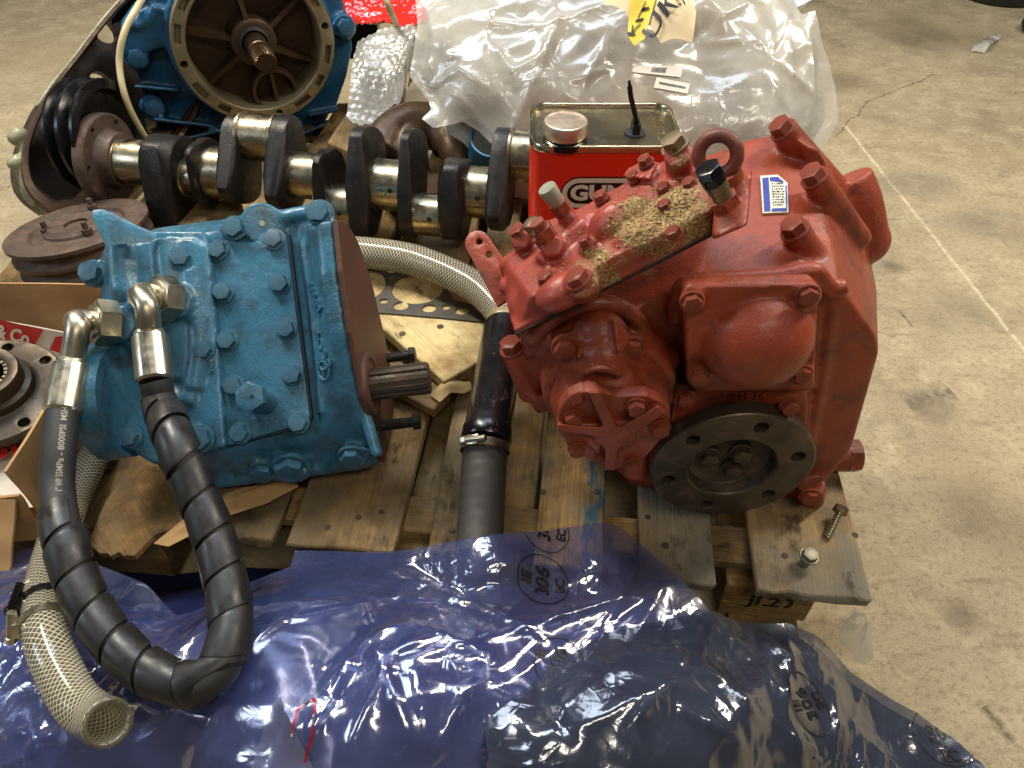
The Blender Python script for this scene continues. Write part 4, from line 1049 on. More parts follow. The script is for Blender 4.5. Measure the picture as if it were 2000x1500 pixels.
hull(bm, [c + G.ay*a + G.ax*b + gn*h for a in (-RO*.26, RO*.30) for b in (-.004, .004) for h in (0, .05)])
obj('inner_web', bm, BROWNIN, g2)
bm = B(); M = G.M(GO - gn*.02); lathe(bm, M, [(RO*.20, -.01), (RO*.20, .01), (RO*.165, .014), (RO*.14, .004)], 40); obj('oil_seal', bm, RUBBER, g2)
sdir = (gp(511, 124, .085) - (GO - gn*.01)).normalized()
bm = B(); S0 = GO - gn*.02; Ls = .135; M = basis(gn, UP); M.translation = S0
N = 24; rr = RO*.135
lathe(bm, M, [(rr*1.05, 0), (rr*1.05, Ls*.5), (rr*.98, Ls*.52)], 32)
rings = [[bm.verts.new(M @ Vector((rr*(1 if i % 2 else .90)*s*cos(2*pi*i/(2*N)), rr*(1 if i % 2 else .90)*s*sin(2*pi*i/(2*N)), z))) for i in range(2*N)] for z, s in ((Ls*.5, 1), (Ls*.97, 1), (Ls, .9))]
for a, b in zip(rings, rings[1:]):
    for i in range(2*N): face(bm, (a[i], a[(i+1) % (2*N)], b[(i+1) % (2*N)], b[i]))
face(bm, rings[-1]); obj('splined_shaft', bm, metal('brown_steel', rgb(108, 86, 62), rgb(76, 58, 42), .34, .9, 20, .15), g2, angle=30)
bm = B(); cyl(bm, S0 + gn*Ls, S0 + gn*(Ls + .0006), .005, None, 12); obj('centre_hole', bm, DARK, g2)
for px, py in ((266, 109), (298, 207), (672, 50)): bolt(gp(px, py, -.036), gn, .019, BLUE2, g2, tall=.8)

# ---------------------------------------------------------------- red oil can
cn = thing('oil_can', 'orange red metal can with silver screw cap and black tie on its top', 'can', (.16, 1.11, DECK))
YF, ZT = 1.04, .50; x0, x1 = fy(1038, 292, YF).x, fy(1333, 300, YF).x; yb = 1.185
def rrect(ins, r=.028, n=6):
    pts = []
    for cx, cy, a in ((x1 - r, yb - r, 0), (x0 + r, yb - r, 90), (x0 + r, YF + r, 180), (x1 - r, YF + r, 270)):
        for k in range(n + 1): t = R(a + 90*k/n); pts.append(((cx + (r - ins)*cos(t)), (cy + (r - ins)*sin(t))))
    return pts
def loft(bm, secs, capa=True, capb=True):
    rs = [[bm.verts.new((x, y, z)) for x, y in rrect(i)] for i, z in secs]
    for a, b in zip(rs, rs[1:]):
        for i in range(len(a)): face(bm, (a[i], a[(i+1) % len(a)], b[(i+1) % len(a)], b[i]))
    if capa: face(bm, rs[0][::-1])
    if capb: face(bm, rs[-1])
bm = B(); loft(bm, [(0, DECK + .012), (0, ZT - .006)]); CANR = paint('can_red', rgb(222, 46, 22), rgb(210, 40, 20), rgb(140, 34, 22), .28, .66, None, .0002); obj('body', bm, CANR, cn)
bm = B(); loft(bm, [(-.002, ZT - .008), (-.003, ZT - .004), (-.003, ZT + .001), (-.001, ZT + .0035), (.002, ZT + .0035), (.0045, ZT), (.0045, ZT - .006)], False, False); obj('rim', bm, metal('tin', rgb(225, 218, 195), rgb(190, 180, 150), .2, 1, 30, .05), cn)
bm = B(); loft(bm, [(-.002, DECK + .001), (-.003, DECK + .012), (.0, DECK + .016)], True, False); obj('base_rim', bm, ZINC, cn)
bm = B(); loft(bm, [(.0045, ZT - .010), (.0045, ZT - .005)]); obj('lid', bm, metal('smudged_tin', rgb(150, 138, 112), rgb(74, 66, 54), .34, .9, 14, .15, rgb(44, 38, 32), .58), cn)
cc_ = pz(1105, 246, ZT + .022); cc_.z = ZT - .006
bm = B(); M = Matrix.Translation(cc_); lathe(bm, M, [(.034, 0), (.034, .010), (.031, .012), (.031, .016)], 40); obj('neck', bm, BLACKM, cn)
bm = B(); lathe(bm, M, [(.0325, .015), (.0335, .017), (.0335, .034), (.0325, .0365), (.030, .0372), (.029, .036), (0, .0358)], 48); obj('cap', bm, metal('cap_metal', rgb(226, 208, 186), rgb(196, 170, 146), .36, .8, 26, .1), cn)
tb = pz(1240, 262, ZT - .005)
bm = B(); tp_ = fy(1229, 158, tb.y - .01); pth = spline([tuple(tb), tuple(tb.lerp(tp_, .3) + RX*.004), tuple(tb.lerp(tp_, .7)), tuple(tp_)], 5); tube(bm, pth, [.0042]*10 + [.0040]*4 + [.0022]*2, 8); box(bm, Matrix.Translation(tb), -.006, .006, -.012, .012, 0, .02); obj('tie', bm, BLACKP, cn)
bm = B(); lathe(bm, Matrix.Translation(tb), [(.017, 0), (.016, .004), (.009, .006), (0, .006)], 20); obj('tie_boss', bm, RUBBER, cn)
me = text_mesh('CAUTION', .022, .0006, 0); M = Matrix(((0, -1, 0), (1, 0, 0), (0, 0, 1))).to_4x4(); M.translation = pz(1288, 245, ZT - .0048); me.transform(M); link('embossing', me, bpy.data.materials['tin'], cn, False)
# logo on the front
white = plain('white_print', rgb(222, 214, 196), .4); blackp = plain('black_print', rgb(18, 16, 16), .4)
def oval(cx, cz, hw, hh, Y, m, name):
    bm = B(); v = []
    for sx, a0 in ((1, -90), (-1, 90)):
        for k in range(13): t = R(a0 + 180*k/12); v.append(bm.verts.new((cx + sx*(hw - hh) + hh*cos(t), Y, cz + hh*sin(t))))
    face(bm, v); return obj(name, bm, m, cn, False)
lc = fy(1180, 377, YF); hh = (fy(1190, 346, YF) - fy(1190, 408, YF)).length/2; hw = lc.x - fy(1095, 377, YF).x
oval(lc.x, lc.z, hw, hh, YF - .0006, blackp, 'logo'); oval(lc.x, lc.z, hw - .0022, hh - .0022, YF - .0010, white, 'logo'); oval(lc.x, lc.z, hw - .010, hh - .010, YF - .0014, blackp, 'logo')
me = text_mesh('GUNK', .036, 0, .0016); M = Matrix((RX*1.1, UP, FW)).transposed().to_4x4(); M.translation = Vector((lc.x + .003, YF - .0018, lc.z)); me.transform(M); link('logo', me, white, cn, False)

# ---------------------------------------------------------------- head gasket on the pale board
zg = .2085
bm = B(); prism(bm, [pz(*q, zg) for q in ((660, 512), (700, 516), (760, 520), (850, 540), (872, 560), (884, 584), (960, 605), (958, 630), (860, 620), (735, 610), (690, 604))], (0, 0, -.0022))
ct = B()
def hole(px, py, rx, ry, sq=1.0):
    c = pz(px, py, zg); a = (pz(px + rx, py, zg) - c).length; b = (pz(px, py - ry, zg) - c).length
    v = [c + RX*a*cos(t)*abs(cos(t))**(sq-1) + Vector((0, 1, 0))*b*sin(t) for t in [2*pi*k/28 for k in range(28)]]; prism(ct, [p - UP*.01 for p in v], (0, 0, .02))
for q in ((816, 563, 51, 29), (704, 556, 49, 31), (783, 597, 15, 8), (838, 602, 14, 7.5), (902, 607, 14, 7), (750, 588, 9, 5), (871, 600, 8.5, 5), (765, 529, 9, 4), (762, 542, 4, 2), (740, 524, 6, 3), (716, 598, 7, 4)): hole(*q)
_GK = 1
gk = cut('head_gasket', bm, ct, metal('gasket_graphite', rgb(92, 84, 72), rgb(66, 60, 54), .5, .4, 40, .2), None, 0)
tag(gk, 'thin dark head gasket with round bores resting on the pale loose board', 'gasket')

# ---------------------------------------------------------------- clear braided hoses and the black pipe
def braid(name, tint, thread):
    a = Mat(name); u = a.n.new('ShaderNodeUVMap'); x, y, z = a.xyz(u.outputs[0])
    def st(s):
        ph = a.math('ADD', a.math('MULTIPLY', x, 18*2*pi), a.math('MULTIPLY', y, s*1000)); return a.ramp(a.math('SINE', ph), [(.80, K(0)), (.92, K(1))])
    k = a.math('MAXIMUM', st(1), st(-1))
    a.set(Base_Color=a.mix(k, tint, thread), Roughness=.16, Coat_Weight=.6, Coat_Roughness=.08, Transmission_Weight=0.0)
    a.set(Subsurface_Weight=.0)
    tr = a.n.new('ShaderNodeBsdfTransparent'); tr.inputs[0].default_value = (.78, .74, .62, 1); mx = a.n.new('ShaderNodeMixShader')
    a.link(a.math('ADD', a.math('MULTIPLY', k, .5), .46), mx.inputs[0]); a.link(tr.outputs[0], mx.inputs[1]); a.link(a.b.outputs[0], mx.inputs[2]); a.link(mx.outputs[0], a.out.inputs['Surface'])
    a.bump(k, .5, .001); return a.m
BR = braid('clear_braided_hose', rgb(112, 104, 84), rgb(206, 198, 174))
def hosetube(path, r, wall, m, parent, name='hose', n=28):
    bm = B(); ro = tube(bm, path, r, n, False, True); ri = tube(bm, path, [q - wall for q in r] if hasattr(r, '__len__') else r - wall, n, False, True)
    for a, b in ((ro[0], ri[0]), (ro[-1], ri[-1])):
        for i in range(n): face(bm, (a[i], a[(i+1) % n], b[(i+1) % n], b[i]))
    return obj(name, bm, m, parent, True, 180)
hA = thing('suction_hose', 'clear braided hose joined to a black painted pipe between the two gearboxes', 'hose', pz(960, 760, DECK))
pa_ = spline([tuple(pz(*q)) for q in ((600, 500, .24), (660, 492, .245), (720, 494, .25), (800, 506, .252), (872, 532, .252), (930, 562, .25), (965, 592, .25), (984, 622, .25), (985, 660, .25))], 8)
hosetube(pa_, .0285, .004, BR, hA)
q = [pz(986, 640, .252), pz(948, 868, .232)]
bm = B(); M = basis(q[1] - q[0]); M.translation = q[0]; L = (q[1]-q[0]).length
lathe(bm, M, [(.031, -.006), (.0335, -.002), (.0335, .002), (.0345, .004), (.0345, L - .03), (.0365, L - .024), (.0365, L - .004), (.034, L)], 48); obj('pipe', bm, BLACKM, hA)
bm = B(); lathe(bm, M, [(.0312, -.018), (.0322, -.016), (.0322, -.004), (.031, -.002)], 40); obj('sleeve', bm, plain('yellowed_plastic', rgb(150, 132, 92), .35), hA)
rp_ = spline([tuple(q[1]), tuple(pz(944, 930, .215)), tuple(pz(940, 1000, .198)), tuple(pz(936, 1080, .187)), tuple(pz(934, 1150, .18))], 8)
bm = B(); tube(bm, rp_, [.0320 + .0006*sin(k*2.1) for k in range(len(rp_))], 36); obj('rubber_hose', bm, metal('ribbed_rubber', rgb(70, 64, 54), rgb(46, 42, 38), .55, 0, 12, .3, rgb(96, 88, 72), .64), hA)
def clamp(path, k, r, parent, m, screw_dir, wd=.012, name='hose_clamp'):
    f = frames(path)[k]; M = basis(f[1]); M.translation = f[0]
    bm = B(); lathe(bm, M, [(r, -wd/2), (r + .0016, -wd/2), (r + .0016, wd/2), (r, wd/2)], 48, closed=True)
    d = (Vector(screw_dir) - f[1]*Vector(screw_dir).dot(f[1])).normalized(); s = f[1].cross(d); c = f[0] + d*(r + .005)
    Mb = Matrix((s, f[1], d)).transposed().to_4x4(); Mb.translation = c
    for i in range(16):
        an = (i - 8)*.075 + .55; dd = d*cos(an) + s*sin(an); p = f[0] + dd*(r + .0018); Mc = Matrix((f[1].cross(dd), f[1], dd)).transposed().to_4x4(); Mc.translation = p; box(bm, Mc, -.0006, .0006, -wd*.33, wd*.33, -.001, .0008)
    cl = obj(name, bm, m, parent, True, 30)
    bm = B(); box(bm, Mb, -.010, .008, -wd*.6, wd*.6, -.006, .003); bevel(bm, .0015, 2); cyl(bm, Mb @ Vector((-.022, 0, .002)), Mb @ Vector((.016, 0, .002)), .0048, None, 14); Mh = basis(-s); Mh.translation = Mb @ Vector((.014, 0, .002)); hexhead(bm, basis(s) if False else Mh, .0062, .006); obj('screw', bm, m, cl, True, 30)
clamp(rp_, 1, .0345, hA, ZINC, (CAM - q[1]).normalized() + RX*-.5)
hB = thing('drain_hose', 'open ended clear braided hose hanging over the blue plastic at lower left', 'hose', pz(120, 1300, .2))
pb = spline([tuple(pz(*q)) for q in ((260, 760, .165), (206, 826, .172), (176, 900, .178), (140, 980, .19), (108, 1070, .22), (88, 1160, .255), (90, 1240, .285), (116, 1312, .285), (150, 1372, .290), (190, 1402, .298), (212, 1412, .318))], 8)
hosetube(pb, [.0240]*20 + [.0234]*20 + [.0228]*(len(pb) - 40), .005, BR, hB)
clamp(pb, 46, .0236, hB, ZINC, Vector((-1, -.3, .4)), .011); clamp(pb, 42, .0236, hB, BLACKM, Vector((-1, .2, .4)), .011)

# ---------------------------------------------------------------- cardboard box with a steel hub
CB = Mat('cardboard'); fl_ = CB.noise(1, 4, .6, CB.mapped((8, 8, 90)))
CB.set(Base_Color=CB.mix(CB.ramp(CB.noise(8, 7, .65), [(.35, K(0)), (.7, K(1))]), CB.mix(CB.ramp(fl_, [(.35, K(0)), (.65, K(.35))]), rgb(190, 150, 98), rgb(160, 122, 76)), rgb(152, 116, 74)), Roughness=.85).bump(CB.noise(60, 5), .25, .0015)
cbx = thing('cardboard_box', 'torn brown cardboard box at the left edge with red and white print', 'box', (-.80, .75, DECK))
XW, ZB = pz(98, 760, .31).x, .305
def sheet(name, P00, P10, P11, P01, th, m, parent, wob=.003, nx=14, ny=8, seed=1, rag=0.0):
    """a cardboard panel from its four corners, slightly buckled"""
    r = np.random.default_rng(seed); P = [Vector(p) for p in (P00, P10, P11, P01)]; n = (P[1]-P[0]).cross(P[3]-P[0]).normalized()
    ph = r.uniform(0, 6, 6); bm = B(); L = []
    for s in (0, 1):
        g = []
        for j in range(ny + 1):
            row = []
            for i in range(nx + 1):
                u, v = i/nx, j/ny; p = (P[0]*(1-u) + P[1]*u)*(1-v) + (P[3]*(1-u) + P[2]*u)*v
                w_ = wob*(sin(5*u + ph[0]) + .6*sin(9*v + ph[1]) + .5*sin(11*u + 7*v + ph[2]))
                if rag and j == ny: p = p + (P[3]-P[0]).normalized()*rag*(sin(17*u + ph[3]) + sin(41*u + ph[4]))
                row.append(bm.verts.new(p + n*(w_ + s*th)))
            g.append(row)
        L.append(g)
    for s, g in enumerate(L):
        for j in range(ny):
            for i in range(nx): face(bm, (g[j][i], g[j][i+1], g[j+1][i+1], g[j+1][i]))
    a, b = L
    for j in range(ny):
        for i in (0, nx): face(bm, (a[j][i], a[j+1][i], b[j+1][i], b[j][i]))
    for i in range(nx):
        for j in (0, ny): face(bm, (a[j][i], a[j][i+1], b[j][i+1], b[j][i]))
    return obj(name, bm, m, parent, True, 50)
yn, yf = .575, .93
sheet('side_panel', (XW, yn, DECK + .002), (XW, yf, DECK + .002), (XW, yf, ZB), (XW, yn, ZB), .004, CB.m, cbx, .002, seed=3)
sheet('front_panel', (XW - .36, yn - .002, DECK + .002), (XW - .005, yn - .002, DECK + .002), (XW - .005, yn - .002, ZB - .05), (XW - .36, yn - .002, ZB - .05), .004, CB.m, cbx, .003, seed=4, rag=.004)
sheet('back_panel', (XW - .36, yf, DECK + .01), (XW, yf, DECK + .01), (XW + .005, yf + .035, ZB - .004), (XW - .36, yf + .035, ZB + .004), .004, CB.m, cbx, .004, seed=5)
sheet('floor_panel', (XW - .36, yn, DECK + .003), (XW, yn, DECK + .003), (XW, yf, DECK + .003), (XW - .36, yf, DECK + .003), .003, CB.m, cbx, .001, seed=6)
sheet('flap', (XW - .30, yn - .004, ZB - .05), (XW - .01, yn - .004, ZB - .055), (XW - .02, yn - .075, DECK + .03), (XW - .30, yn - .08, DECK + .04), .004, CB.m, cbx, .003, seed=7, rag=.004)
# printed white panel leaning inside the back
def bpx(px, py, d=0.0): return on(px, py, (0, .905 - d, .2), Vector((0, -1, .35)).normalized())
WH = plain('white_board', rgb(214, 202, 180), .7); RDP = plain('red_print', rgb(196, 40, 32), .6)
wp = sheet('printed_panel', bpx(-160, 760), bpx(188, 760), bpx(150, 652), bpx(-160, 596), .003, WH, cbx, .001, seed=8)
def patch(pts, d, m, name='print'):
    bm = B(); face(bm, [bm.verts.new(bpx(px, py, d)) for px, py in pts]); return obj(name, bm, m, wp, False)
patch([(-120, 596), (84, 644), (68, 674), (-120, 640)], .008, RDP); patch([(108, 658), (126, 656), (118, 690), (96, 683)], .008, RDP)
me = text_mesh('d & Co.', .034, 0, .0012)
x = (bpx(60, 660) - bpx(-20, 640)).normalized(); nn_ = Vector((0, -1, .35)).normalized(); y = nn_.cross(x); M = Matrix((x*.72, y, nn_)).transposed().to_4x4() @ Matrix(((1, .22, 0, 0), (0, 1, 0, 0), (0, 0, 1, 0), (0, 0, 0, 1))); M.translation = bpx(16, 653, .011); me.transform(M); link('print', me, WH, wp, False)
# white printed paper under the hub
sheet('liner_paper', (XW - .34, yn + .02, DECK + .05), (XW - .02, yn + .02, DECK + .05), (XW - .02, yf - .05, DECK + .035), (XW - .34, yf - .05, DECK + .03), .001, WH, cbx, .006, seed=12)
pz_ = lambda px, py: pz(px, py, DECK + .062)
bm = B()
for pts in (((-20, 880), (12, 868), (16, 890), (-20, 905)), ((20, 866), (30, 864), (34, 884), (22, 888))): face(bm, [bm.verts.new(pz_(*q)) for q in pts])
obj('print', bm, RDP, cbx, False)
hn = Vector((.16, -.10, .98)).normalized(); HC = pz(-24, 752, .265)
hb = thing('coupling_hub', 'greasy steel splined hub with drilled flange inside the cardboard box', 'hub', HC - UP*.17)
M = basis(hn, RX); M.translation = HC
bm = B(); lathe(bm, M, [(.034, .028), (.048, .030), (.050, .026), (.050, .006), (.058, .004), (.060, -.008), (.066, -.012), (.098, -.012), (.100, -.014), (.100, -.028), (.098, -.030), (.080, -.034), (.078, -.040), (.080, -.046), (.080, -.075), (.074, -.105), (.05, -.108), (.034, -.108)], 64, closed=True)
ct = B()
for k in range(8):
    t = 2*pi*k/8 + .12; p = M @ Vector((.084*cos(t), .084*sin(t), 0)); cyl(ct, p - hn*.06, p + hn*.03, .0085, None, 16)
HUBM = metal('greasy_steel', rgb(84, 74, 62), rgb(54, 47, 40), .42, .8, 18, .2, rgb(60, 44, 30), .58)
cut('hub', bm, ct, HUBM, hb, .001)
bm = B(); N = 26
for k in range(N):
    t = 2*pi*k/N; d = (M.to_3x3() @ Vector((cos(t), sin(t), 0))); s = hn.cross(d); c = HC
    hull(bm, [c + d*a + s*b + hn*h for h in (.026, -.10) for a, b in ((.0355, -.0032), (.0355, .0032), (.0290, .0018), (.0290, -.0018))])
obj('spline_teeth', bm, HUBM, hb, angle=25)

# ---------------------------------------------------------------- cables, castings and odds at the back
def cable(name, pts, r, m, label): bm = B(); tube(bm, spline([tuple(p) for p in pts], 10), r, 12); return top(name, bm, m, label, 'cable', loc=pts[0])
CBL = plain('cream_cable', rgb(200, 184, 142), .45)
cable('cable', [pz(300, -40, .5), pz(272, 8, .5), pz(244, 60, .47), pz(233, 120, .42), pz(245, 190, .36), pz(272, 248, .29), pz(302, 292, .22), pz(330, 330, .18)], .0068, CBL, 'cream cable arching down between bell housing and blue gearbox')
cable('cable', [pz(740, -40, .52), pz(762, 20, .47), pz(778, 60, .36), pz(790, 130, .27), pz(772, 205, .26), pz(740, 256, .27), pz(722, 285, .25), pz(700, 318, .21), pz(655, 345, .175), pz(600, 375, .16)], .0066, CBL, 'cream cable running over the bubble wrap and under the crankshaft')
bm = B()
tube(bm, spline([tuple(pz(*q)) for q in ((742, 300, .25), (760, 262, .27), (800, 238, .28), (850, 244, .27), (880, 285, .24))], 8), [.042]*33, 20)
tube(bm, spline([tuple(pz(*q)) for q in ((800, 250, .27), (805, 300, .25), (812, 350, .2))], 8), .034, 20)
tube(bm, spline([tuple(pz(*q)) for q in ((866, 232, .27), (890, 300, .24), (900, 352, .18))], 8), .036, 20)
hull(bm, [pz(px, py, z) for z in (.17, .22) for px, py in ((720, 330), (900, 340), (890, 380), (730, 375))])
mf = cast('manifold', bm, RUST, None, .005, 4); mf.data.materials[0] = BROWNIN; tag(mf, 'brown cast manifold lying behind the crankshaft under the clear plastic', 'manifold')
bm = B(); p0, p1 = pz(952, 330, .20), pz(960, 270, .30); M = basis(p1 - p0); M.translation = p0; L = (p1-p0).length
lathe(bm, M, [(.046, 0), (.046, L), (.042, L), (.042, .01)], 36, closed=True); lathe(bm, M, [(.043, L*.25), (0, L*.25)], 24)
top('blue_pipe', bm, paint('scuffed_blue', rgb(74, 140, 180), rgb(50, 110, 150), rgb(110, 90, 70), .5, .5), 'short open blue pipe standing behind the crankshaft beside the can', 'pipe', loc=p0)
def chunk(pts, z0, z1, m, name, label, cat):
    bm = B(); hull(bm, [pz(px, py, z) if z == z0 else Vector((pz(px, py, z0).x, pz(px, py, z0).y, z1)) for z in (z0, z1) for px, py in pts]); bevel(bm, .003, 1); return top(name, bm, m, label, cat, angle=30)
chunk([(648, 330), (690, 262), (740, 262), (745, 330), (700, 352)], DECK + .001, DECK + .07, WOOD, 'wood_block', 'brown wood block beside the cream cable behind the crankshaft', 'block')
chunk([(330, 470), (420, 410), (480, 420), (470, 470)], DECK + .001, DECK + .04, WOOD, 'wood_block', 'low wood packing block under the middle of the crankshaft', 'block')
chunk([(270, 285), (330, 262), (380, 290), (330, 310)], DECK + .001, DECK + .06, WOOD, 'wood_block', 'small wood block below the older blue gearbox corner', 'block')
# tray edge
tr = chunk([(680, 78), (745, 72), (745, 112), (682, 116)], DECK + .02, DECK + .26, BLACKP, 'tool_tray', 'black tray with a pale blue edge beside the older blue gearbox', 'tray')
# hardware on the near corner board
ls_ = thing('coach_screw', 'threaded silver coach screw leaning on the grey corner plank', 'screw', pz(1617, 1052, DECK))
p0, p1 = pz(1616, 1050, DECK + .004), pz(1640, 1000, DECK + .022); dd = (p1-p0).normalized()
bm = B(); cyl(bm, p0, p1, .0042, .0048, 12)
for k in range(11):
    M = basis(dd); M.translation = p0 + dd*(.003 + k*.0042); lathe(bm, M, [(.0045, -.0015), (.0062, 0), (.0045, .0015)], 14)
obj('shank', bm, ZINC, ls_); bm = B(); M = basis(dd); M.translation = p1 - dd*.001; lathe(bm, M, [(.0105, 0), (.0105, .002)], 20); hexhead(bm, M, .0098, .008, .002); obj('head', bm, ALLOY, ls_, angle=25)
ZB_ = metal('dull_zinc', rgb(150, 144, 130), rgb(120, 114, 100), .5, .8, 30, .1)
lt = thing('bolt', 'zinc hex bolt standing upright in the grey corner plank', 'bolt', pz(1568, 1100, DECK))
p0 = pz(1569, 1102, DECK); bm = B(); cyl(bm, p0, p0 + UP*.022 + RX*.002, .0066, None, 16); obj('shank', bm, ZB_, lt)
bolt(p0 + UP*.021 + RX*.002, Vector((.06, -.05, 1)), .0108, ZB_, lt, tall=.6, name='head')
# things cut by the frame at the top right
bm = B(); M = Matrix.Translation(pz(1960, -42, .06)); lathe(bm, M, [(.16, -.055), (.17, -.04), (.17, .0), (.15, .02), (0, .02)], 48)
top('dark_drum', bm, plain('dark_green_rubber', rgb(30, 34, 26), .5), 'dark round base cut by the top right corner', 'drum', loc=pz(1960, -42, 0))
bm = B(); ball(bm, pz(2024, 48, .03), .045, .06, .035); top('black_lump', bm, RUBBER, 'black rounded lump cut by the right edge near the top', 'lump', loc=pz(2024, 48, 0))
# ---------------------------------------------------------------- plastic sheets and bags
def film(name, tint, diff, op, gloss=.10, rough=.10, fres=1.45, spec=(1, 1, 1, 1), bscale=0):
    a = Mat(name); a.n.remove(a.b); N = a.n.new
    tr = N('ShaderNodeBsdfTransparent'); tr.inputs[0].default_value = tint
    df = N('ShaderNodeBsdfDiffuse'); df.inputs[0].default_value = diff
    tl = N('ShaderNodeBsdfTranslucent'); tl.inputs[0].default_value = diff
    dm = N('ShaderNodeMixShader'); dm.inputs[0].default_value = .35; a.link(df.outputs[0], dm.inputs[1]); a.link(tl.outputs[0], dm.inputs[2])
    gl = N('ShaderNodeBsdfGlossy'); gl.inputs['Roughness'].default_value = rough; gl.inputs[0].default_value = spec
    fr2 = N('ShaderNodeFresnel'); fr2.inputs[0].default_value = fres
    m1 = N('ShaderNodeMixShader'); k = a.ramp(a.noise(11, 5, .6), [(.3, K(op*.65)), (.7, K(min(1, op*1.2)))]); k = a.math('ADD', k, a.ramp(a.noise(190, 4, .7), [(.62, K(0)), (.72, K(.35))]), clamp=True)
    a.link(k, m1.inputs[0]); a.link(tr.outputs[0], m1.inputs[1]); a.link(dm.outputs[0], m1.inputs[2])
    m2 = N('ShaderNodeMixShader'); g = a.math('ADD', a.math('MULTIPLY', fr2.outputs[0], 1.6), gloss - .04, clamp=True); a.link(g, m2.inputs[0])
    a.link(m1.outputs[0], m2.inputs[1]); a.link(gl.outputs[0], m2.inputs[2]); a.link(m2.outputs[0], a.out.inputs['Surface'])
    bp2 = N('ShaderNodeBump'); bp2.inputs['Strength'].default_value = .22; bp2.inputs['Distance'].default_value = .003
    ds = N('ShaderNodeTexNoise'); ds.inputs['Scale'].default_value = 9; a.link(a.co, ds.inputs['Vector'])
    wv = N('ShaderNodeMix'); wv.data_type = 'VECTOR'; wv.inputs[0].default_value = .10; a.link(a.co, wv.inputs[4]); a.link(ds.outputs['Color'], wv.inputs[5])
    e1 = a.vor(20, wv.outputs[1], 'DISTANCE_TO_EDGE'); e2 = a.vor(52, wv.outputs[1], 'DISTANCE_TO_EDGE')
    h = a.math('ADD', a.math('MULTIPLY', a.ramp(e1, [(0, K(1)), (.10, K(0))]), 1.1), a.math('MULTIPLY', a.ramp(e2, [(0, K(1)), (.12, K(0))]), .35))
    h = a.math('ADD', a.math('MULTIPLY', h, a.ramp(a.noise(5, 3), [(.42, K(0)), (.62, K(1))])), a.math('MULTIPLY', a.noise(38, 5, .6, dist=1.2), .5))
    if bscale: h = a.math('ADD', h, a.math('MULTIPLY', a.vor(bscale), 1.5))
    a.link(h, bp2.inputs['Height'])
    for s in (gl, df, fr2): a.link(bp2.outputs[0], s.inputs['Normal'])
    return a.m
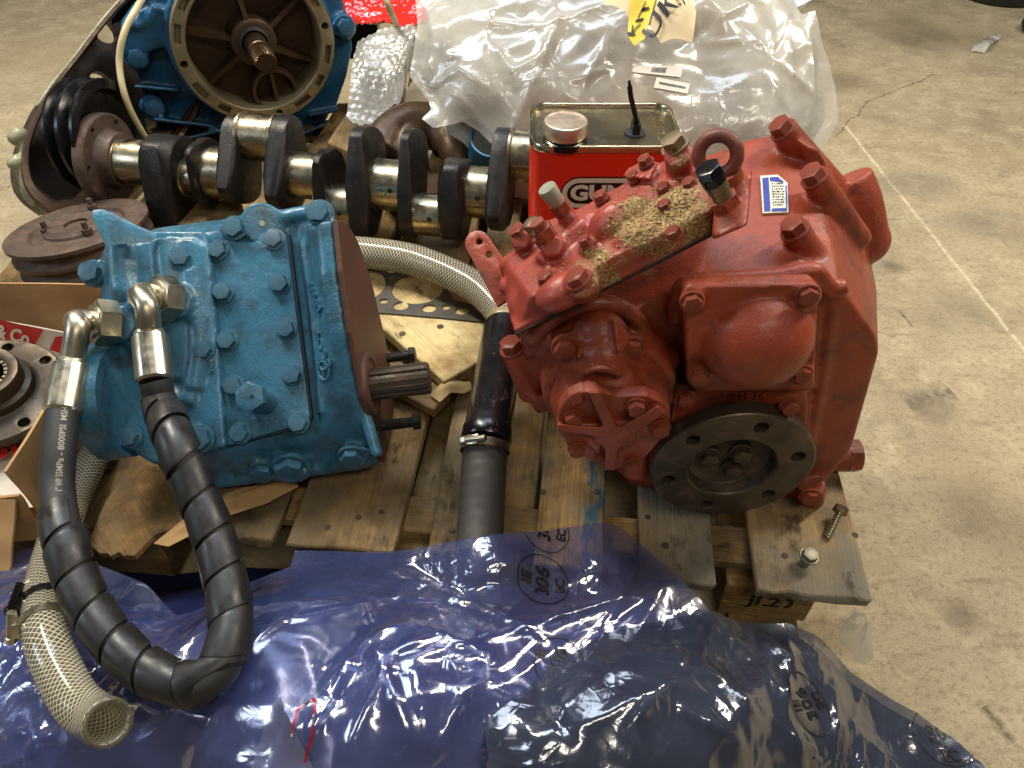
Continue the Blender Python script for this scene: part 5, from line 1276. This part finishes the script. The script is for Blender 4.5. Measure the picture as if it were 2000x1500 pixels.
class Sheet:
    """a crumpled film: outline and inner points are (px, py, z); heights run smoothly through them, creases and facets on top"""
    def __init__(s, outline, inner, creases=(), seed=1, step=.005, rand=80, amp=.004, cell=.0, facets=60, famp=.012, edge=.03, zmin=-9, dirs=None, frame=None, rl=(.02, .14), rwd=(.004, .02)):
        s.f = frame or Fr((0, 0, 0), (1, 0, 0), (0, 0, 1)); pz = lambda a, b, h: s.f.loc(s.f.p(a, b, h))
        s.out = np.array([tuple(pz(*q)) for q in outline]); P = np.array([tuple(pz(*q)) for q in inner]) if len(inner) else np.zeros((0, 3))
        A = np.vstack([s.out, P]); s.zmin = zmin; s.edge = edge
        s.A = A[:, :2]; n = len(A); d = np.linalg.norm(s.A[:, None] - s.A[None], axis=2)
        s.s = .12; Km = np.sqrt(d*d + s.s*s.s*.05); M = np.zeros((n+3, n+3)); M[:n, :n] = -Km + np.eye(n)*.0004; M[:n, n] = 1; M[:n, n+1:] = s.A; M[n, :n] = 1; M[n+1:, :n] = s.A.T
        s.wt = np.linalg.solve(M, np.r_[A[:, 2], 0, 0, 0])
        r = np.random.default_rng(seed); lo, hi = s.out[:, :2].min(0), s.out[:, :2].max(0); s.lo, s.hi = lo, hi
        s.cr = []
        for pts, a, w_ in creases:
            z0 = float(np.mean(A[:, 2])); q = [np.array(tuple(pz(px, py, z0))[:2]) for px, py in pts]
            for p0, p1 in zip(q, q[1:]): s.cr.append((p0, p1, a, w_*.7))
        for k in range(rand):
            c = lo + (hi - lo)*r.random(2); th = r.uniform(0, pi) if dirs is None else r.normal(dirs[k % len(dirs)], .35); L = r.uniform(*rl); u = np.array([cos(th), sin(th)])*L/2
            s.cr.append((c - u, c + u, r.choice((-1, 1, 1))*amp*r.uniform(.3, 1.3), r.uniform(*rwd)))
        s.fp = lo + (hi - lo)*r.random((facets, 2)); s.famp = famp
        s.fp2 = lo + (hi - lo)*r.random((facets*4, 2)); s.step = step; s.flat = []
    def inside(s, X):
        o = s.out[:, :2]; r = np.zeros(len(X), bool); j = len(o) - 1
        for i in range(len(o)):
            a, b = o[i], o[j]; c = ((a[1] > X[:, 1]) != (b[1] > X[:, 1])); t = (b[0]-a[0])*(X[:, 1]-a[1])/((b[1]-a[1]) + 1e-12) + a[0]; r ^= c & (X[:, 0] < t); j = i
        return r
    def nearest(s, X):
        o = s.out[:, :2]; best = np.full(len(X), 1e9); bp = X.copy()
        for i in range(len(o)):
            a, b = o[i-1], o[i]; ab = b - a; t = np.clip(((X - a) @ ab)/(ab @ ab + 1e-12), 0, 1); q = a + t[:, None]*ab; d = np.linalg.norm(X - q, axis=1); k = d < best; best[k] = d[k]; bp[k] = q[k]
        return best, bp
    def H(s, X):
        X = np.atleast_2d(np.asarray(X, float)); n = len(s.A); z = np.zeros(len(X))
        for c0 in range(0, len(X), 20000):
            x = X[c0:c0+20000]; d = np.linalg.norm(x[:, None] - s.A[None], axis=2)
            zz = -np.sqrt(d*d + s.s*s.s*.05) @ s.wt[:n] + s.wt[n] + x @ s.wt[n+1:]
            ed, _ = s.nearest(x); f = np.clip(ed/s.edge, .25, 1)
            cz = np.zeros(len(x))
            for p0, p1, a, w_ in s.cr:
                ab = p1 - p0; L = np.linalg.norm(ab); u = ab/L; v = x - p0; t = v @ u; e = np.abs(v @ np.array([-u[1], u[0]]))
                m = (t > -.2*L) & (t < 1.2*L) & (e < 5*w_)
                if m.any(): cz[m] += a*np.exp(-e[m]/w_)*np.clip(1.2 - np.abs(t[m]/L - .5)*2, 0, 1)**.7
            for fp, am in ((s.fp, s.famp), (s.fp2, s.famp*.20)):
                if len(fp):
                    dd = np.sort(np.linalg.norm(x[:, None] - fp[None], axis=2), axis=1)[:, :2]; cz += am*(1 - np.clip((dd[:, 1] - dd[:, 0])/.06, 0, 1)) - am*.5
            for fc, fr_w in s.flat: f = f*np.clip((np.linalg.norm(x - fc, axis=1) - fr_w*.8)/(fr_w*.6), 0, 1)
            z[c0:c0+20000] = np.maximum(zz + cz*f, s.zmin)
        return z
    def on(s, px, py):
        z = float(np.mean(s.out[:, 2]))
        for k in range(12): p = s.f.loc(s.f.p(px, py, z)); z = .5*z + .5*float(s.H([(p.x, p.y)])[0])
        return s.f.p(px, py, z)
    def mesh(s, name, m, parent, dz=0.0, extra=None):
        nx, ny = int((s.hi[0]-s.lo[0])/s.step) + 3, int((s.hi[1]-s.lo[1])/s.step) + 3
        gx = s.lo[0] - s.step + np.arange(nx)*s.step; gy = s.lo[1] - s.step + np.arange(ny)*s.step
        GX, GY = np.meshgrid(gx, gy); X = np.c_[GX.ravel(), GY.ravel()]
        cen = np.c_[((GX[:-1, :-1] + s.step/2)).ravel(), ((GY[:-1, :-1] + s.step/2)).ravel()]; keep = s.inside(cen).reshape(ny-1, nx-1)
        vid = np.arange(nx*ny).reshape(ny, nx); F = np.stack([vid[:-1, :-1], vid[:-1, 1:], vid[1:, 1:], vid[1:, :-1]], -1)[keep]
        used, inv = np.unique(F, return_inverse=True); F = inv.reshape(F.shape); X = X[used]
        cnt = np.bincount(F.ravel(), minlength=len(X)); b = cnt < 4
        if b.any(): _, q = s.nearest(X[b]); X[b] = q
        z = s.H(X) + dz
        if extra is not None: z = z + extra(X)
        V3 = np.c_[X, z] @ np.array([s.f.ax, s.f.ay, s.f.az]) + np.array(s.f.O); me = bpy.data.meshes.new(name); me.from_pydata(V3.tolist(), [], F.tolist())
        return link(name, me, m, parent, True, 180)
BF = film('blue_film', (.66, .68, .84, 1), rgb(124, 138, 204), .25, .14, .13)
BFI = film('blue_film_folds', (.32, .38, .70, 1), rgb(66, 86, 180), .42, .14, .24)
blue_out = [(-60, 1120, .17), (-20, 1098, .175), (60, 1070, .178), (130, 1080, .176), (215, 1112, .17), (285, 1140, .165), (345, 1204, .165), (400, 1186, .172), (480, 1140, .18), (566, 1108, .178), (576, 1076, .172), (660, 1076, .17), (760, 1077, .18), (860, 1062, .205), (940, 1050, .238), (1010, 1041, .225), (1100, 1030, .19), (1184, 1020, .178), (1212, 1030, .175), (1300, 1104, .175), (1384, 1190, .172), (1480, 1300, .12), (1600, 1560, .08), (1000, 1640, .16), (300, 1640, .17), (-120, 1620, .16)]
blue_in = [(940, 1110, .236), (940, 1080, .238), (900, 1160, .215), (1080, 1140, .200), (1200, 1120, .192), (300, 1300, .235), (120, 1300, .22), (60, 1220, .215), (180, 1420, .235), (40, 1420, .225), (400, 1300, .245), (450, 1180, .232), (380, 1400, .25), (520, 1200, .235), (640, 1150, .215), (640, 1260, .255), (760, 1260, .262), (820, 1262, .272), (900, 1300, .262), (1000, 1250, .238), (1100, 1240, .222), (1240, 1200, .2), (700, 1400, .275), (820, 1420, .27), (560, 1420, .272), (980, 1400, .24), (1150, 1350, .21), (1300, 1300, .18), (500, 1520, .25), (800, 1540, .24)]
bcr = [([(716, 1298), (812, 1256), (955, 1318)], .016, .020), ([(735, 1318), (764, 1340), (862, 1288)], .012, .014), ([(716, 1170), (738, 1240)], .008, .008), ([(970, 1276), (1205, 1170)], .010, .014), ([(1000, 1235), (1240, 1160)], .007, .010),
       ([(802, 1090), (905, 1160), (1100, 1138), (1160, 1090)], -.016, .022), ([(960, 1125), (1090, 1105)], .008, .010), ([(700, 1510), (785, 1335)], .011, .010), ([(620, 1510), (665, 1420), (722, 1300)], .013, .012), ([(752, 1330), (815, 1490)], .012, .012), ([(940, 1345), (862, 1500)], .012, .012),
       ([(590, 1500), (700, 1320)], .007, .008), ([(640, 1490), (716, 1360)], -.008, .010), ([(560, 1350), (610, 1500)], .010, .012), ([(820, 1350), (850, 1500)], .010, .010), ([(0, 1190), (60, 1150), (100, 1090)], .006, .010), ([(40, 1490), (330, 1385)], .010, .010), ([(20, 1440), (220, 1480)], .008, .010), ([(0, 1310), (110, 1280)], .008, .012), ([(330, 1460), (400, 1380)], .008, .01), ([(235, 1500), (270, 1400)], .010, .008), ([(480, 1330), (600, 1200)], .009, .016), ([(540, 1200), (700, 1180)], .007, .012), ([(1090, 1130), (1180, 1110), (1160, 1150)], .012, .014)]
bs = Sheet(blue_out, blue_in, bcr, 11, .0040, 120, .0034, facets=12, famp=.006, edge=.035, rl=(.06, .32), rwd=(.003, .010), dirs=[-.35, .55, 1.25, .9])
bb_ = thing('plastic_bag', 'translucent blue plastic bag with printed circles spread over the pallet front', 'plastic bag', (-.1, .35, .15))
bs.mesh('film', BF, bb_)
bi_in = [(x, y, z - .016) for x, y, z in blue_in]
bs2 = Sheet([(-60, 1175, .15), (60, 1150, .15), (200, 1170, .15), (300, 1200, .15), (380, 1236, .155), (520, 1190, .17), (700, 1160, .175), (840, 1172, .185), (960, 1190, .18), (1120, 1180, .165), (1260, 1165, .155), (1340, 1200, .15), (1460, 1330, .10), (1580, 1560, .06), (1000, 1640, .14), (300, 1640, .15), (-120, 1620, .14)], bi_in[5:], bcr[:10], 23, .006, 90, .003, facets=34, famp=.014, edge=.03)
bs2.mesh('inner_fold', BFI, bb_, extra=lambda X: np.minimum(0, bs.H(X) - .004 - bs2.H(X)))
NAVY = plain('dark_blue_underlay', rgb(24, 32, 74), .5)
bs3 = Sheet([(-100, 1150, .02), (200, 1118, .02), (330, 1122, .02), (440, 1108, .02), (590, 1112, .025), (700, 1235, .08), (1100, 1230, .07), (1300, 1240, .06), (1440, 1380, .02), (1540, 1600, .01), (1000, 1700, .06), (-160, 1680, .06)], [(x, y, z - .06) for x, y, z in blue_in if y > 1235], (), 5, .012, 40, .006, facets=30, famp=.02)  # navy sheet stands in for shade under the film and in the left gap
ob = bs3.mesh('underlay', NAVY, None); tag(ob, 'dark blue bundle added beneath the blue plastic bag to darken it and the gap', 'underlay')
# print on the film
INK = plain('film_ink', rgb(18, 18, 24), .5)
def stamp(sheet, px, py, parent, rad, lines, ang, flip=1, m=INK, clip=True):
    c = sheet.on(px, py); e1 = sheet.on(px + 30, py); ca_, sa_ = cos(ang), sin(ang)
    def drop(bmx):
        dead = []
        X = np.array([[c.x + (v.co.x*ca_ - v.co.y*sa_), c.y + (v.co.x*sa_ + v.co.y*ca_)] for v in bmx.verts]); ins = sheet.inside(X); z = sheet.H(X)
        for v, x, zz, k in zip(bmx.verts, X, z, ins):
            v.co = (x[0], x[1], zz + .0016)
            if not k: dead.append(v)
        if clip and dead: bmesh.ops.delete(bmx, geom=dead, context='VERTS')
    bm = B(); n = 90; L = [[bm.verts.new(((rad + o)*cos(2*pi*i/n), (rad + o)*sin(2*pi*i/n)*.9, 0)) for i in range(n)] for o in (0, .0016)]
    for i in range(n): face(bm, (L[0][i], L[0][(i+1) % n], L[1][(i+1) % n], L[1][i]))
    for s_, size, off in lines:
        me = text_mesh(s_, size, 0, .0007, 2); me.transform(Matrix.Translation((off[0], off[1], 0)) @ Matrix.Diagonal((flip, 1, 1, 1))); bm.from_mesh(me); bpy.data.meshes.remove(me)
    bmesh.ops.triangulate(bm, faces=bm.faces); bmesh.ops.subdivide_edges(bm, edges=[e for e in bm.edges if e.calc_length() > .006], cuts=1)
    drop(bm); return obj('print', bm, m, parent, False, fix=False)
LN = [('IE', .017, (0, .021)), ('306', .024, (0, 0)), ('EC', .017, (0, -.022))]
stamp(bs, 1061, 1140, bb_, .0350, LN, R(86)); stamp(bs, 1066, 1036, bb_, .0345, LN, R(82)); stamp(bs, 1092, 1296, bb_, .030, LN, R(70))
stamp(bs2, 1104, 1200, bb_, .034, LN, R(80), -1)
# white card with a red marker line under the film
cdp = [(488, 1510), (548, 1390), (560, 1380), (575, 1420), (622, 1520)]
wc = Sheet([(x, y, .245) for x, y in cdp], [], (), 3, .006, 4, .002, facets=6, famp=.003)
wco = wc.mesh('card', plain('white_card', rgb(226, 220, 206), .6), None, extra=lambda X: bs.H(X) - wc.H(X) - .002); tag(wco, 'pointed white card with a red marker line under the blue film', 'card')
bm = B()
pts = [bs.on(*q) + UP*.0012 for q in ((570, 1440), (582, 1385), (616, 1366), (612, 1430), (596, 1490))]
for a, b in zip(pts, pts[1:]):
    s_ = (b - a).cross(UP).normalized()*.0016; seg_ = 10
    for k in range(seg_):
        q = [a.lerp(b, k/seg_) - s_, a.lerp(b, k/seg_) + s_, a.lerp(b, (k+1)/seg_) + s_, a.lerp(b, (k+1)/seg_) - s_]
        X = np.array([(p.x, p.y) for p in q]); zz = bs.H(X) + .0012; face(bm, [bm.verts.new((x[0], x[1], z)) for x, z in zip(X, zz)])
obj('marker_line', bm, film('marker_film', (.85, .35, .42, 1), rgb(190, 34, 64), .6, .05, .2), bb_, False)
# grey blue bag on the right
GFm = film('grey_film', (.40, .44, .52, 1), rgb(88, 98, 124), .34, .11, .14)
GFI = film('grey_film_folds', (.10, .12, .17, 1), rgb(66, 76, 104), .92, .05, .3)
go = [(965, 1560, .225), (948, 1440, .245), (944, 1412, .25), (1000, 1368, .248), (1046, 1328, .242), (1140, 1262, .228), (1190, 1228, .215), (1290, 1213, .195), (1380, 1196, .182), (1440, 1214, .16), (1478, 1216, .135), (1540, 1217, .12), (1600, 1246, .105), (1640, 1288, .085), (1662, 1312, .075), (1720, 1352, .05), (1790, 1392, .022), (1870, 1450, .012), (1960, 1530, .006), (2040, 1640, .004), (1500, 1700, .06), (1000, 1640, .2)]
gi = [(1120, 1350, .262), (1200, 1290, .252), (1300, 1280, .235), (1250, 1400, .262), (1100, 1450, .268), (1400, 1290, .20), (1380, 1380, .225), (1480, 1290, .16), (1500, 1380, .185), (1450, 1480, .19), (1560, 1320, .14), (1600, 1420, .12), (1660, 1400, .085), (1700, 1450, .06), (1200, 1500, .25), (1330, 1480, .235), (1800, 1460, .025)]
gcr = [([(1482, 1218), (1545, 1290), (1530, 1400), (1600, 1500)], .016, .014), ([(1545, 1222), (1560, 1330)], .010, .012), ([(1655, 1320), (1668, 1500)], .014, .012), ([(1300, 1290), (1314, 1352)], .009, .008), ([(1046, 1332), (1048, 1440), (1110, 1510)], -.014, .016), ([(1110, 1500), (1330, 1380)], .010, .014), ([(1200, 1500), (1260, 1430), (1450, 1490)], .010, .012), ([(1730, 1400), (1745, 1510)], .013, .008), ([(1785, 1395), (1790, 1500)], .010, .008), ([(1350, 1330), (1480, 1440)], .012, .02), ([(1180, 1300), (1380, 1230)], .008, .014), ([(1560, 1420), (1640, 1500)], .012, .01)]
gs = Sheet(go, gi, gcr, 31, .0042, 120, .0032, facets=18, famp=.008, edge=.03, zmin=.004, rl=(.03, .2), rwd=(.003, .010))
gb_ = thing('plastic_bag', 'smoky grey blue plastic bag crumpled from the pallet front down to the floor', 'plastic bag', (.35, .38, .02))
gs.mesh('film', GFm, gb_)
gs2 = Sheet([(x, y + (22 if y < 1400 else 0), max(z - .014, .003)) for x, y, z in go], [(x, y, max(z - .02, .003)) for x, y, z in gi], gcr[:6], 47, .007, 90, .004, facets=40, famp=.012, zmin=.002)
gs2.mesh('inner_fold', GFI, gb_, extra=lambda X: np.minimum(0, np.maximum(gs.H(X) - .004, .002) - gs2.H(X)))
stamp(gs, 1578, 1376, gb_, .034, LN, R(115)); stamp(gs, 1840, 1440, gb_, .040, [('306', .028, (0, .004)), ('EC', .022, (0, -.024)), ('IE', .022, (0, .030))], R(5))
# ---------------------------------------------------------------- clear plastic bag at the back
CF_ = film('clear_film', (.93, .92, .88, 1), rgb(230, 226, 216), .52, .06, .20)
CFI = plain('white_foam_wrap', rgb(220, 213, 197), .7)
CBF = Fr((.3, 1.42, .30), (1, 0, 0), (0, -sin(R(42)), cos(R(42))))
co_ = [(806, -60, .0), (816, 50, .0), (806, 110, 0), (800, 150, 0), (838, 198, 0), (842, 214, .01), (824, 232, .015), (846, 250, .015), (905, 238, .01), (935, 256, 0), (972, 292, 0), (1015, 330, -.01), (1060, 350, -.03), (1200, 360, -.03), (1400, 360, -.03), (1560, 350, -.03), (1592, 306, -.02), (1606, 296, -.02), (1622, 266, -.02), (1637, 238, -.02), (1632, 170, -.02), (1618, 118, -.01), (1606, 88, .0), (1592, 20, .02), (1566, 28, .02), (1556, 14, .01), (1602, -8, .02), (1600, -60, .0)]
ci_ = [(1000, 60, .05), (900, 110, .05), (860, 60, .04), (1100, 120, .055), (1250, 100, .045), (1400, 70, .04), (1300, 185, .05), (1500, 110, .045), (1440, 220, .04), (1550, 190, .035), (1050, 210, .045), (1000, 235, .035), (1400, 10, .05), (1180, 60, .05), (920, 180, .045), (1590, 130, .02), (1200, 240, .04), (1350, 270, .03), (1520, 260, .03), (1380, 120, .02), (1280, 130, .03)]
ccr = [([(920, 60), (1060, 70), (1200, 20)], .010, .012), ([(880, 60), (870, 120), (900, 130)], .010, .010), ([(950, 100), (1000, 160), (1060, 130), (1075, 80)], .012, .012), ([(1090, 50), (1060, 140), (1010, 240), (985, 290)], .014, .014), ([(1500, 60), (1495, 130), (1440, 60)], .010, .008), ([(1495, 130), (1600, 190)], .010, .010), ([(1380, 60), (1290, 125), (1180, 150)], -.018, .025), ([(1480, 160), (1560, 250)], .009, .010), ([(1580, 60), (1590, 200)], .010, .008), ([(1540, 30), (1500, 110)], .010, .010), ([(840, 170), (900, 150), (950, 190)], .008, .009), ([(880, 180), (960, 260)], .012, .010), ([(1150, 240), (1330, 265)], .005, .008), ([(1460, 10), (1390, 60)], .012, .012), ([(1100, 180), (1250, 130)], .009, .012), ([(830, 0), (850, 90)], .010, .01), ([(845, 100), (835, 190)], .010, .010), ([(1350, 40), (1370, 90), (1480, 100)], .008, .008), ([(1530, 60), (1540, 160)], .008, .007), ([(960, 30), (940, 140)], .008, .008), ([(1180, 90), (1130, 200)], .007, .01)]
cs = Sheet(co_, ci_, ccr, 61, .0055, 150, .0032, facets=24, famp=.009, edge=.04, frame=CBF)
cs.flat = [(np.array(tuple(CBF.loc(CBF.p(1288, 142, .05)))[:2]), .075), (np.array(tuple(CBF.loc(CBF.p(1312, 170, .05)))[:2]), .06)]
cb_ = thing('plastic_bag', 'large clear plastic bag with pale wrapped contents at the back of the pallet', 'plastic bag', (.35, 1.7, DECK))
cs.mesh('film', CF_, cb_)
ci2 = Sheet([(x + (1200-x)*.05, y + (120-y)*.08, z) for x, y, z in co_], [(x, y, z - .03) for x, y, z in ci_], ccr[:6], 71, .012, 40, .004, facets=30, famp=.010, edge=.06, frame=CBF)
cn_ = ci2.mesh('contents', CFI, cb_, extra=lambda X: np.minimum(0, cs.H(X) - .014 - ci2.H(X)))
bm = B(); lowp = [CBF.p(x + (1200-x)*.12, y + (120-y)*.16, -.03) for x, y, z in co_]; hull(bm, lowp + [Vector((p.x, p.y + .02, DECK + .001)) for p in lowp]); obj('packing', bm, CFI, cb_, False)
def sticker(pts, name, bars=None):
    Q = [Vector((q[0], q[1])) for q in pts]; at_ = lambda u, v, h: (lambda q: cs.on(q.x, q.y) + CBF.az*h)((Q[0].lerp(Q[1], u)).lerp(Q[3].lerp(Q[2], u), v))
    bm = B(); nx, ny = 8, 3; g = [[bm.verts.new(at_(i/nx, j/ny, .003)) for i in range(nx + 1)] for j in range(ny + 1)]
    for j in range(ny):
        for i in range(nx): face(bm, (g[j][i], g[j][i+1], g[j+1][i+1], g[j+1][i]))
    lab = obj('label', bm, plain('label_paper', rgb(236, 232, 224), .6), cb_, True, 180)
    bm = B()
    for u0, u1, v0, v1 in bars:
        face(bm, [bm.verts.new(at_(u, v, .0042)) for u, v in ((u0, v0), (u1, v0), (u1, v1), (u0, v1))])
    obj('print', bm, plain('grey_ink', rgb(96, 94, 92), .7), lab, False)
rb = random.Random(3); bars = []; u = .36
while u < .64: w_ = rb.uniform(.006, .02); bars.append((u, u + w_, .25, .8)); u += w_ + rb.uniform(.005, .012)
sticker([(1234, 142), (1329, 152), (1334, 130), (1244, 130)], 'label', bars)
bars = []; u = .12
while u < .9: w_ = rb.uniform(.02, .05); bars.append((u, u + w_, .42, .62)); u += w_ + .012
sticker([(1276, 172), (1342, 184), (1347, 165), (1282, 152)], 'label', bars)
# cream paper bag with a yellow tag
po = Sheet([(1185, -60, 0.595), (1180, 10, 0.580), (1232, 45, 0.575), (1290, 88, 0.565), (1352, 86, 0.565), (1358, 20, 0.575), (1350, -60, 0.595)], [(1280, 20, 0.605), (1320, 50, 0.590), (1240, 10, 0.600)], (), 81, .006, 40, .005, facets=30, famp=.012, edge=.02)
pb_ = thing('paper_bag', 'crumpled cream paper bag with handwritten yellow tag at the top edge', 'paper bag', tuple(po.on(1280, 20) - UP*.1))
po.mesh('body', plain('cream_paper', rgb(222, 200, 158), .8), pb_)
yt = Sheet([(1230, -30, 0.605), (1231, 18, 0.605), (1246, 32, 0.605), (1264, 34, 0.605), (1282, 10, 0.605), (1300, -30, 0.605)], [], (), 9, .005, 3, .001, facets=4, famp=.001)
yo = yt.mesh('tag', plain('yellow_tag', rgb(232, 204, 70), .6), pb_, extra=lambda X: po.H(X) - yt.H(X) + .006)
def written(s_, px, py, size, ang):
    c = pz(px, py, 0.610); me = text_mesh(s_, size, 0, .0003); me.transform(Matrix.Translation(c) @ Matrix.Rotation(ang, 4, 'Z'))
    X = np.array([(v.co.x, v.co.y) for v in me.vertices]); z = po.H(X) + .008
    for v, zz in zip(me.vertices, z): v.co.z = zz + .002
    link('writing', me, INK, pb_, False)
written('UK.7', 1304, 18, .040, R(36)); written('KIT', 1252, 12, .024, R(36))
# bubble wrap packet and the red one behind it
def bubbles(sh, pitch, h):
    def f(X):
        r = np.zeros(len(X))
        i = np.round(X[:, 1]/(pitch*.866)); x = X[:, 0] - (np.mod(i, 2))*pitch/2; dx = x - np.round(x/pitch)*pitch; dy = X[:, 1] - i*pitch*.866
        return h*np.sqrt(np.clip(1 - (dx*dx + dy*dy)/(pitch*.46)**2, 0, 1))
    return f
bw = Sheet([(690, 118, .34), (700, 82, .36), (748, 58, .38), (806, 46, .40), (836, 90, .41), (826, 140, .38), (800, 160, .36), (792, 178, .33), (770, 206, .30), (748, 236, .27), (712, 246, .26), (676, 232, .26), (684, 180, .30)], [(750, 110, .43), (790, 90, .43), (740, 170, .37), (720, 215, .31)], [([(735, 175), (760, 185), (790, 170)], .02, .012), ([(740, 205), (770, 180)], .016, .010)], 91, .0042, 40, .004, facets=26, famp=.012, edge=.03)
bwt = bw.mesh('bubble_wrap', film('bubble_film', (.86, .85, .80, 1), rgb(220, 214, 200), .55, .06, .25), None, extra=bubbles(bw, .0155, .0042)); tag(bwt, 'clear bubble wrap packet between the older blue gearbox and the clear bag', 'bubble wrap')
bw2 = Sheet([(x + (755-x)*.08, y + (140-y)*.08, z - .02) for x, y, z in [(690, 118, .34), (700, 82, .36), (748, 58, .38), (806, 46, .40), (836, 90, .41), (826, 140, .38), (792, 178, .33), (748, 236, .27), (712, 246, .26), (676, 232, .26), (684, 180, .30)]], [(750, 110, .40), (740, 170, .34)], (), 92, .01, 20, .004, facets=14, famp=.012)
bwi = bw2.mesh('wrapped_part', plain('grey_wrapped', rgb(128, 120, 104), .6), None, extra=lambda X: np.minimum(0, bw.H(X) - .008 - bw2.H(X))); tag(bwi, 'grey part hidden inside the clear bubble wrap packet', 'part')
rw_ = Sheet([(640, -70, .40), (668, 20, .38), (684, 52, .36), (735, 48, .37), (790, 56, .38), (830, 44, .40), (835, -70, .44)], [(740, 10, .45), (790, 15, .45), (700, 10, .43)], (), 93, .0045, 50, .005, facets=30, famp=.014, edge=.02)
rwo = rw_.mesh('bubble_wrap', plain('red_wrap', rgb(206, 44, 34), .2, Coat_Weight=.5), None, extra=bubbles(rw_, .0165, .005)); tag(rwo, 'red bubble wrapped packet at the top behind the clear bubble wrap', 'bubble wrap')
# scraps of clear film: one hanging at the corner, one on the floor
sc_ = Sheet([(1640, 1222, .10), (1668, 1196, .12), (1692, 1200, .115), (1700, 1240, .07), (1706, 1290, .02), (1680, 1300, .012), (1655, 1262, .05), (1636, 1258, .06)], [], [([(1680, 1200), (1650, 1262)], .010, .006), ([(1684, 1202), (1690, 1290)], .010, .006), ([(1678, 1200), (1672, 1280)], -.010, .006)], 95, .003, 20, .004, facets=16, famp=.006, edge=.006, zmin=.003)
tag(sc_.mesh('film_scrap', film('scrap_film', (.95, .93, .88, 1), rgb(250, 246, 234), .8, .16, .14), None), 'wisp of clear film hanging at the pallet corner down to the floor', 'plastic scrap')
sf = Sheet([(1896, 100, .004), (1904, 86, .006), (1935, 70, .006), (1958, 66, .004), (1950, 80, .004), (1922, 104, .004)], [(1920, 90, .02), (1935, 80, .016)], (), 97, .004, 12, .004, facets=10, famp=.006, edge=.006, zmin=.003)
tag(sf.mesh('film_scrap', bpy.data.materials['scrap_film'], None), 'small crumpled clear film scrap lying on the floor at upper right', 'plastic scrap')
# torn paper by the loose board, packing scraps under the blue gearbox
TP = Sheet([(838, 772, .18), (868, 744, .195), (918, 745, .19), (922, 760, .18), (905, 770, .175), (880, 775, .178), (858, 786, .185)], [(880, 758, .196)], [([(845, 770), (915, 750)], .004, .008)], 99, .004, 8, .002, facets=8, famp=.003, edge=.01)
tag(TP.mesh('paper_scrap', plain('brown_paper', rgb(190, 160, 106), .8), None), 'torn brown paper scrap curling out below the pale loose board', 'paper')
PP = Sheet([(395, 985, .172), (470, 955, .174), (560, 935, .168), (585, 950, .164), (520, 985, .166), (440, 1010, .168), (330, 1068, .172), (300, 1062, .172)], [], [([(310, 1062), (420, 998), (560, 940)], .008, .006), ([(350, 1050), (520, 975)], -.006, .006)], 101, .004, 14, .003, facets=10, famp=.004, edge=.01)
tag(PP.mesh('cardboard_scrap', CB.m, None), 'crumpled brown cardboard strip sticking out under the blue gearbox front', 'cardboard')
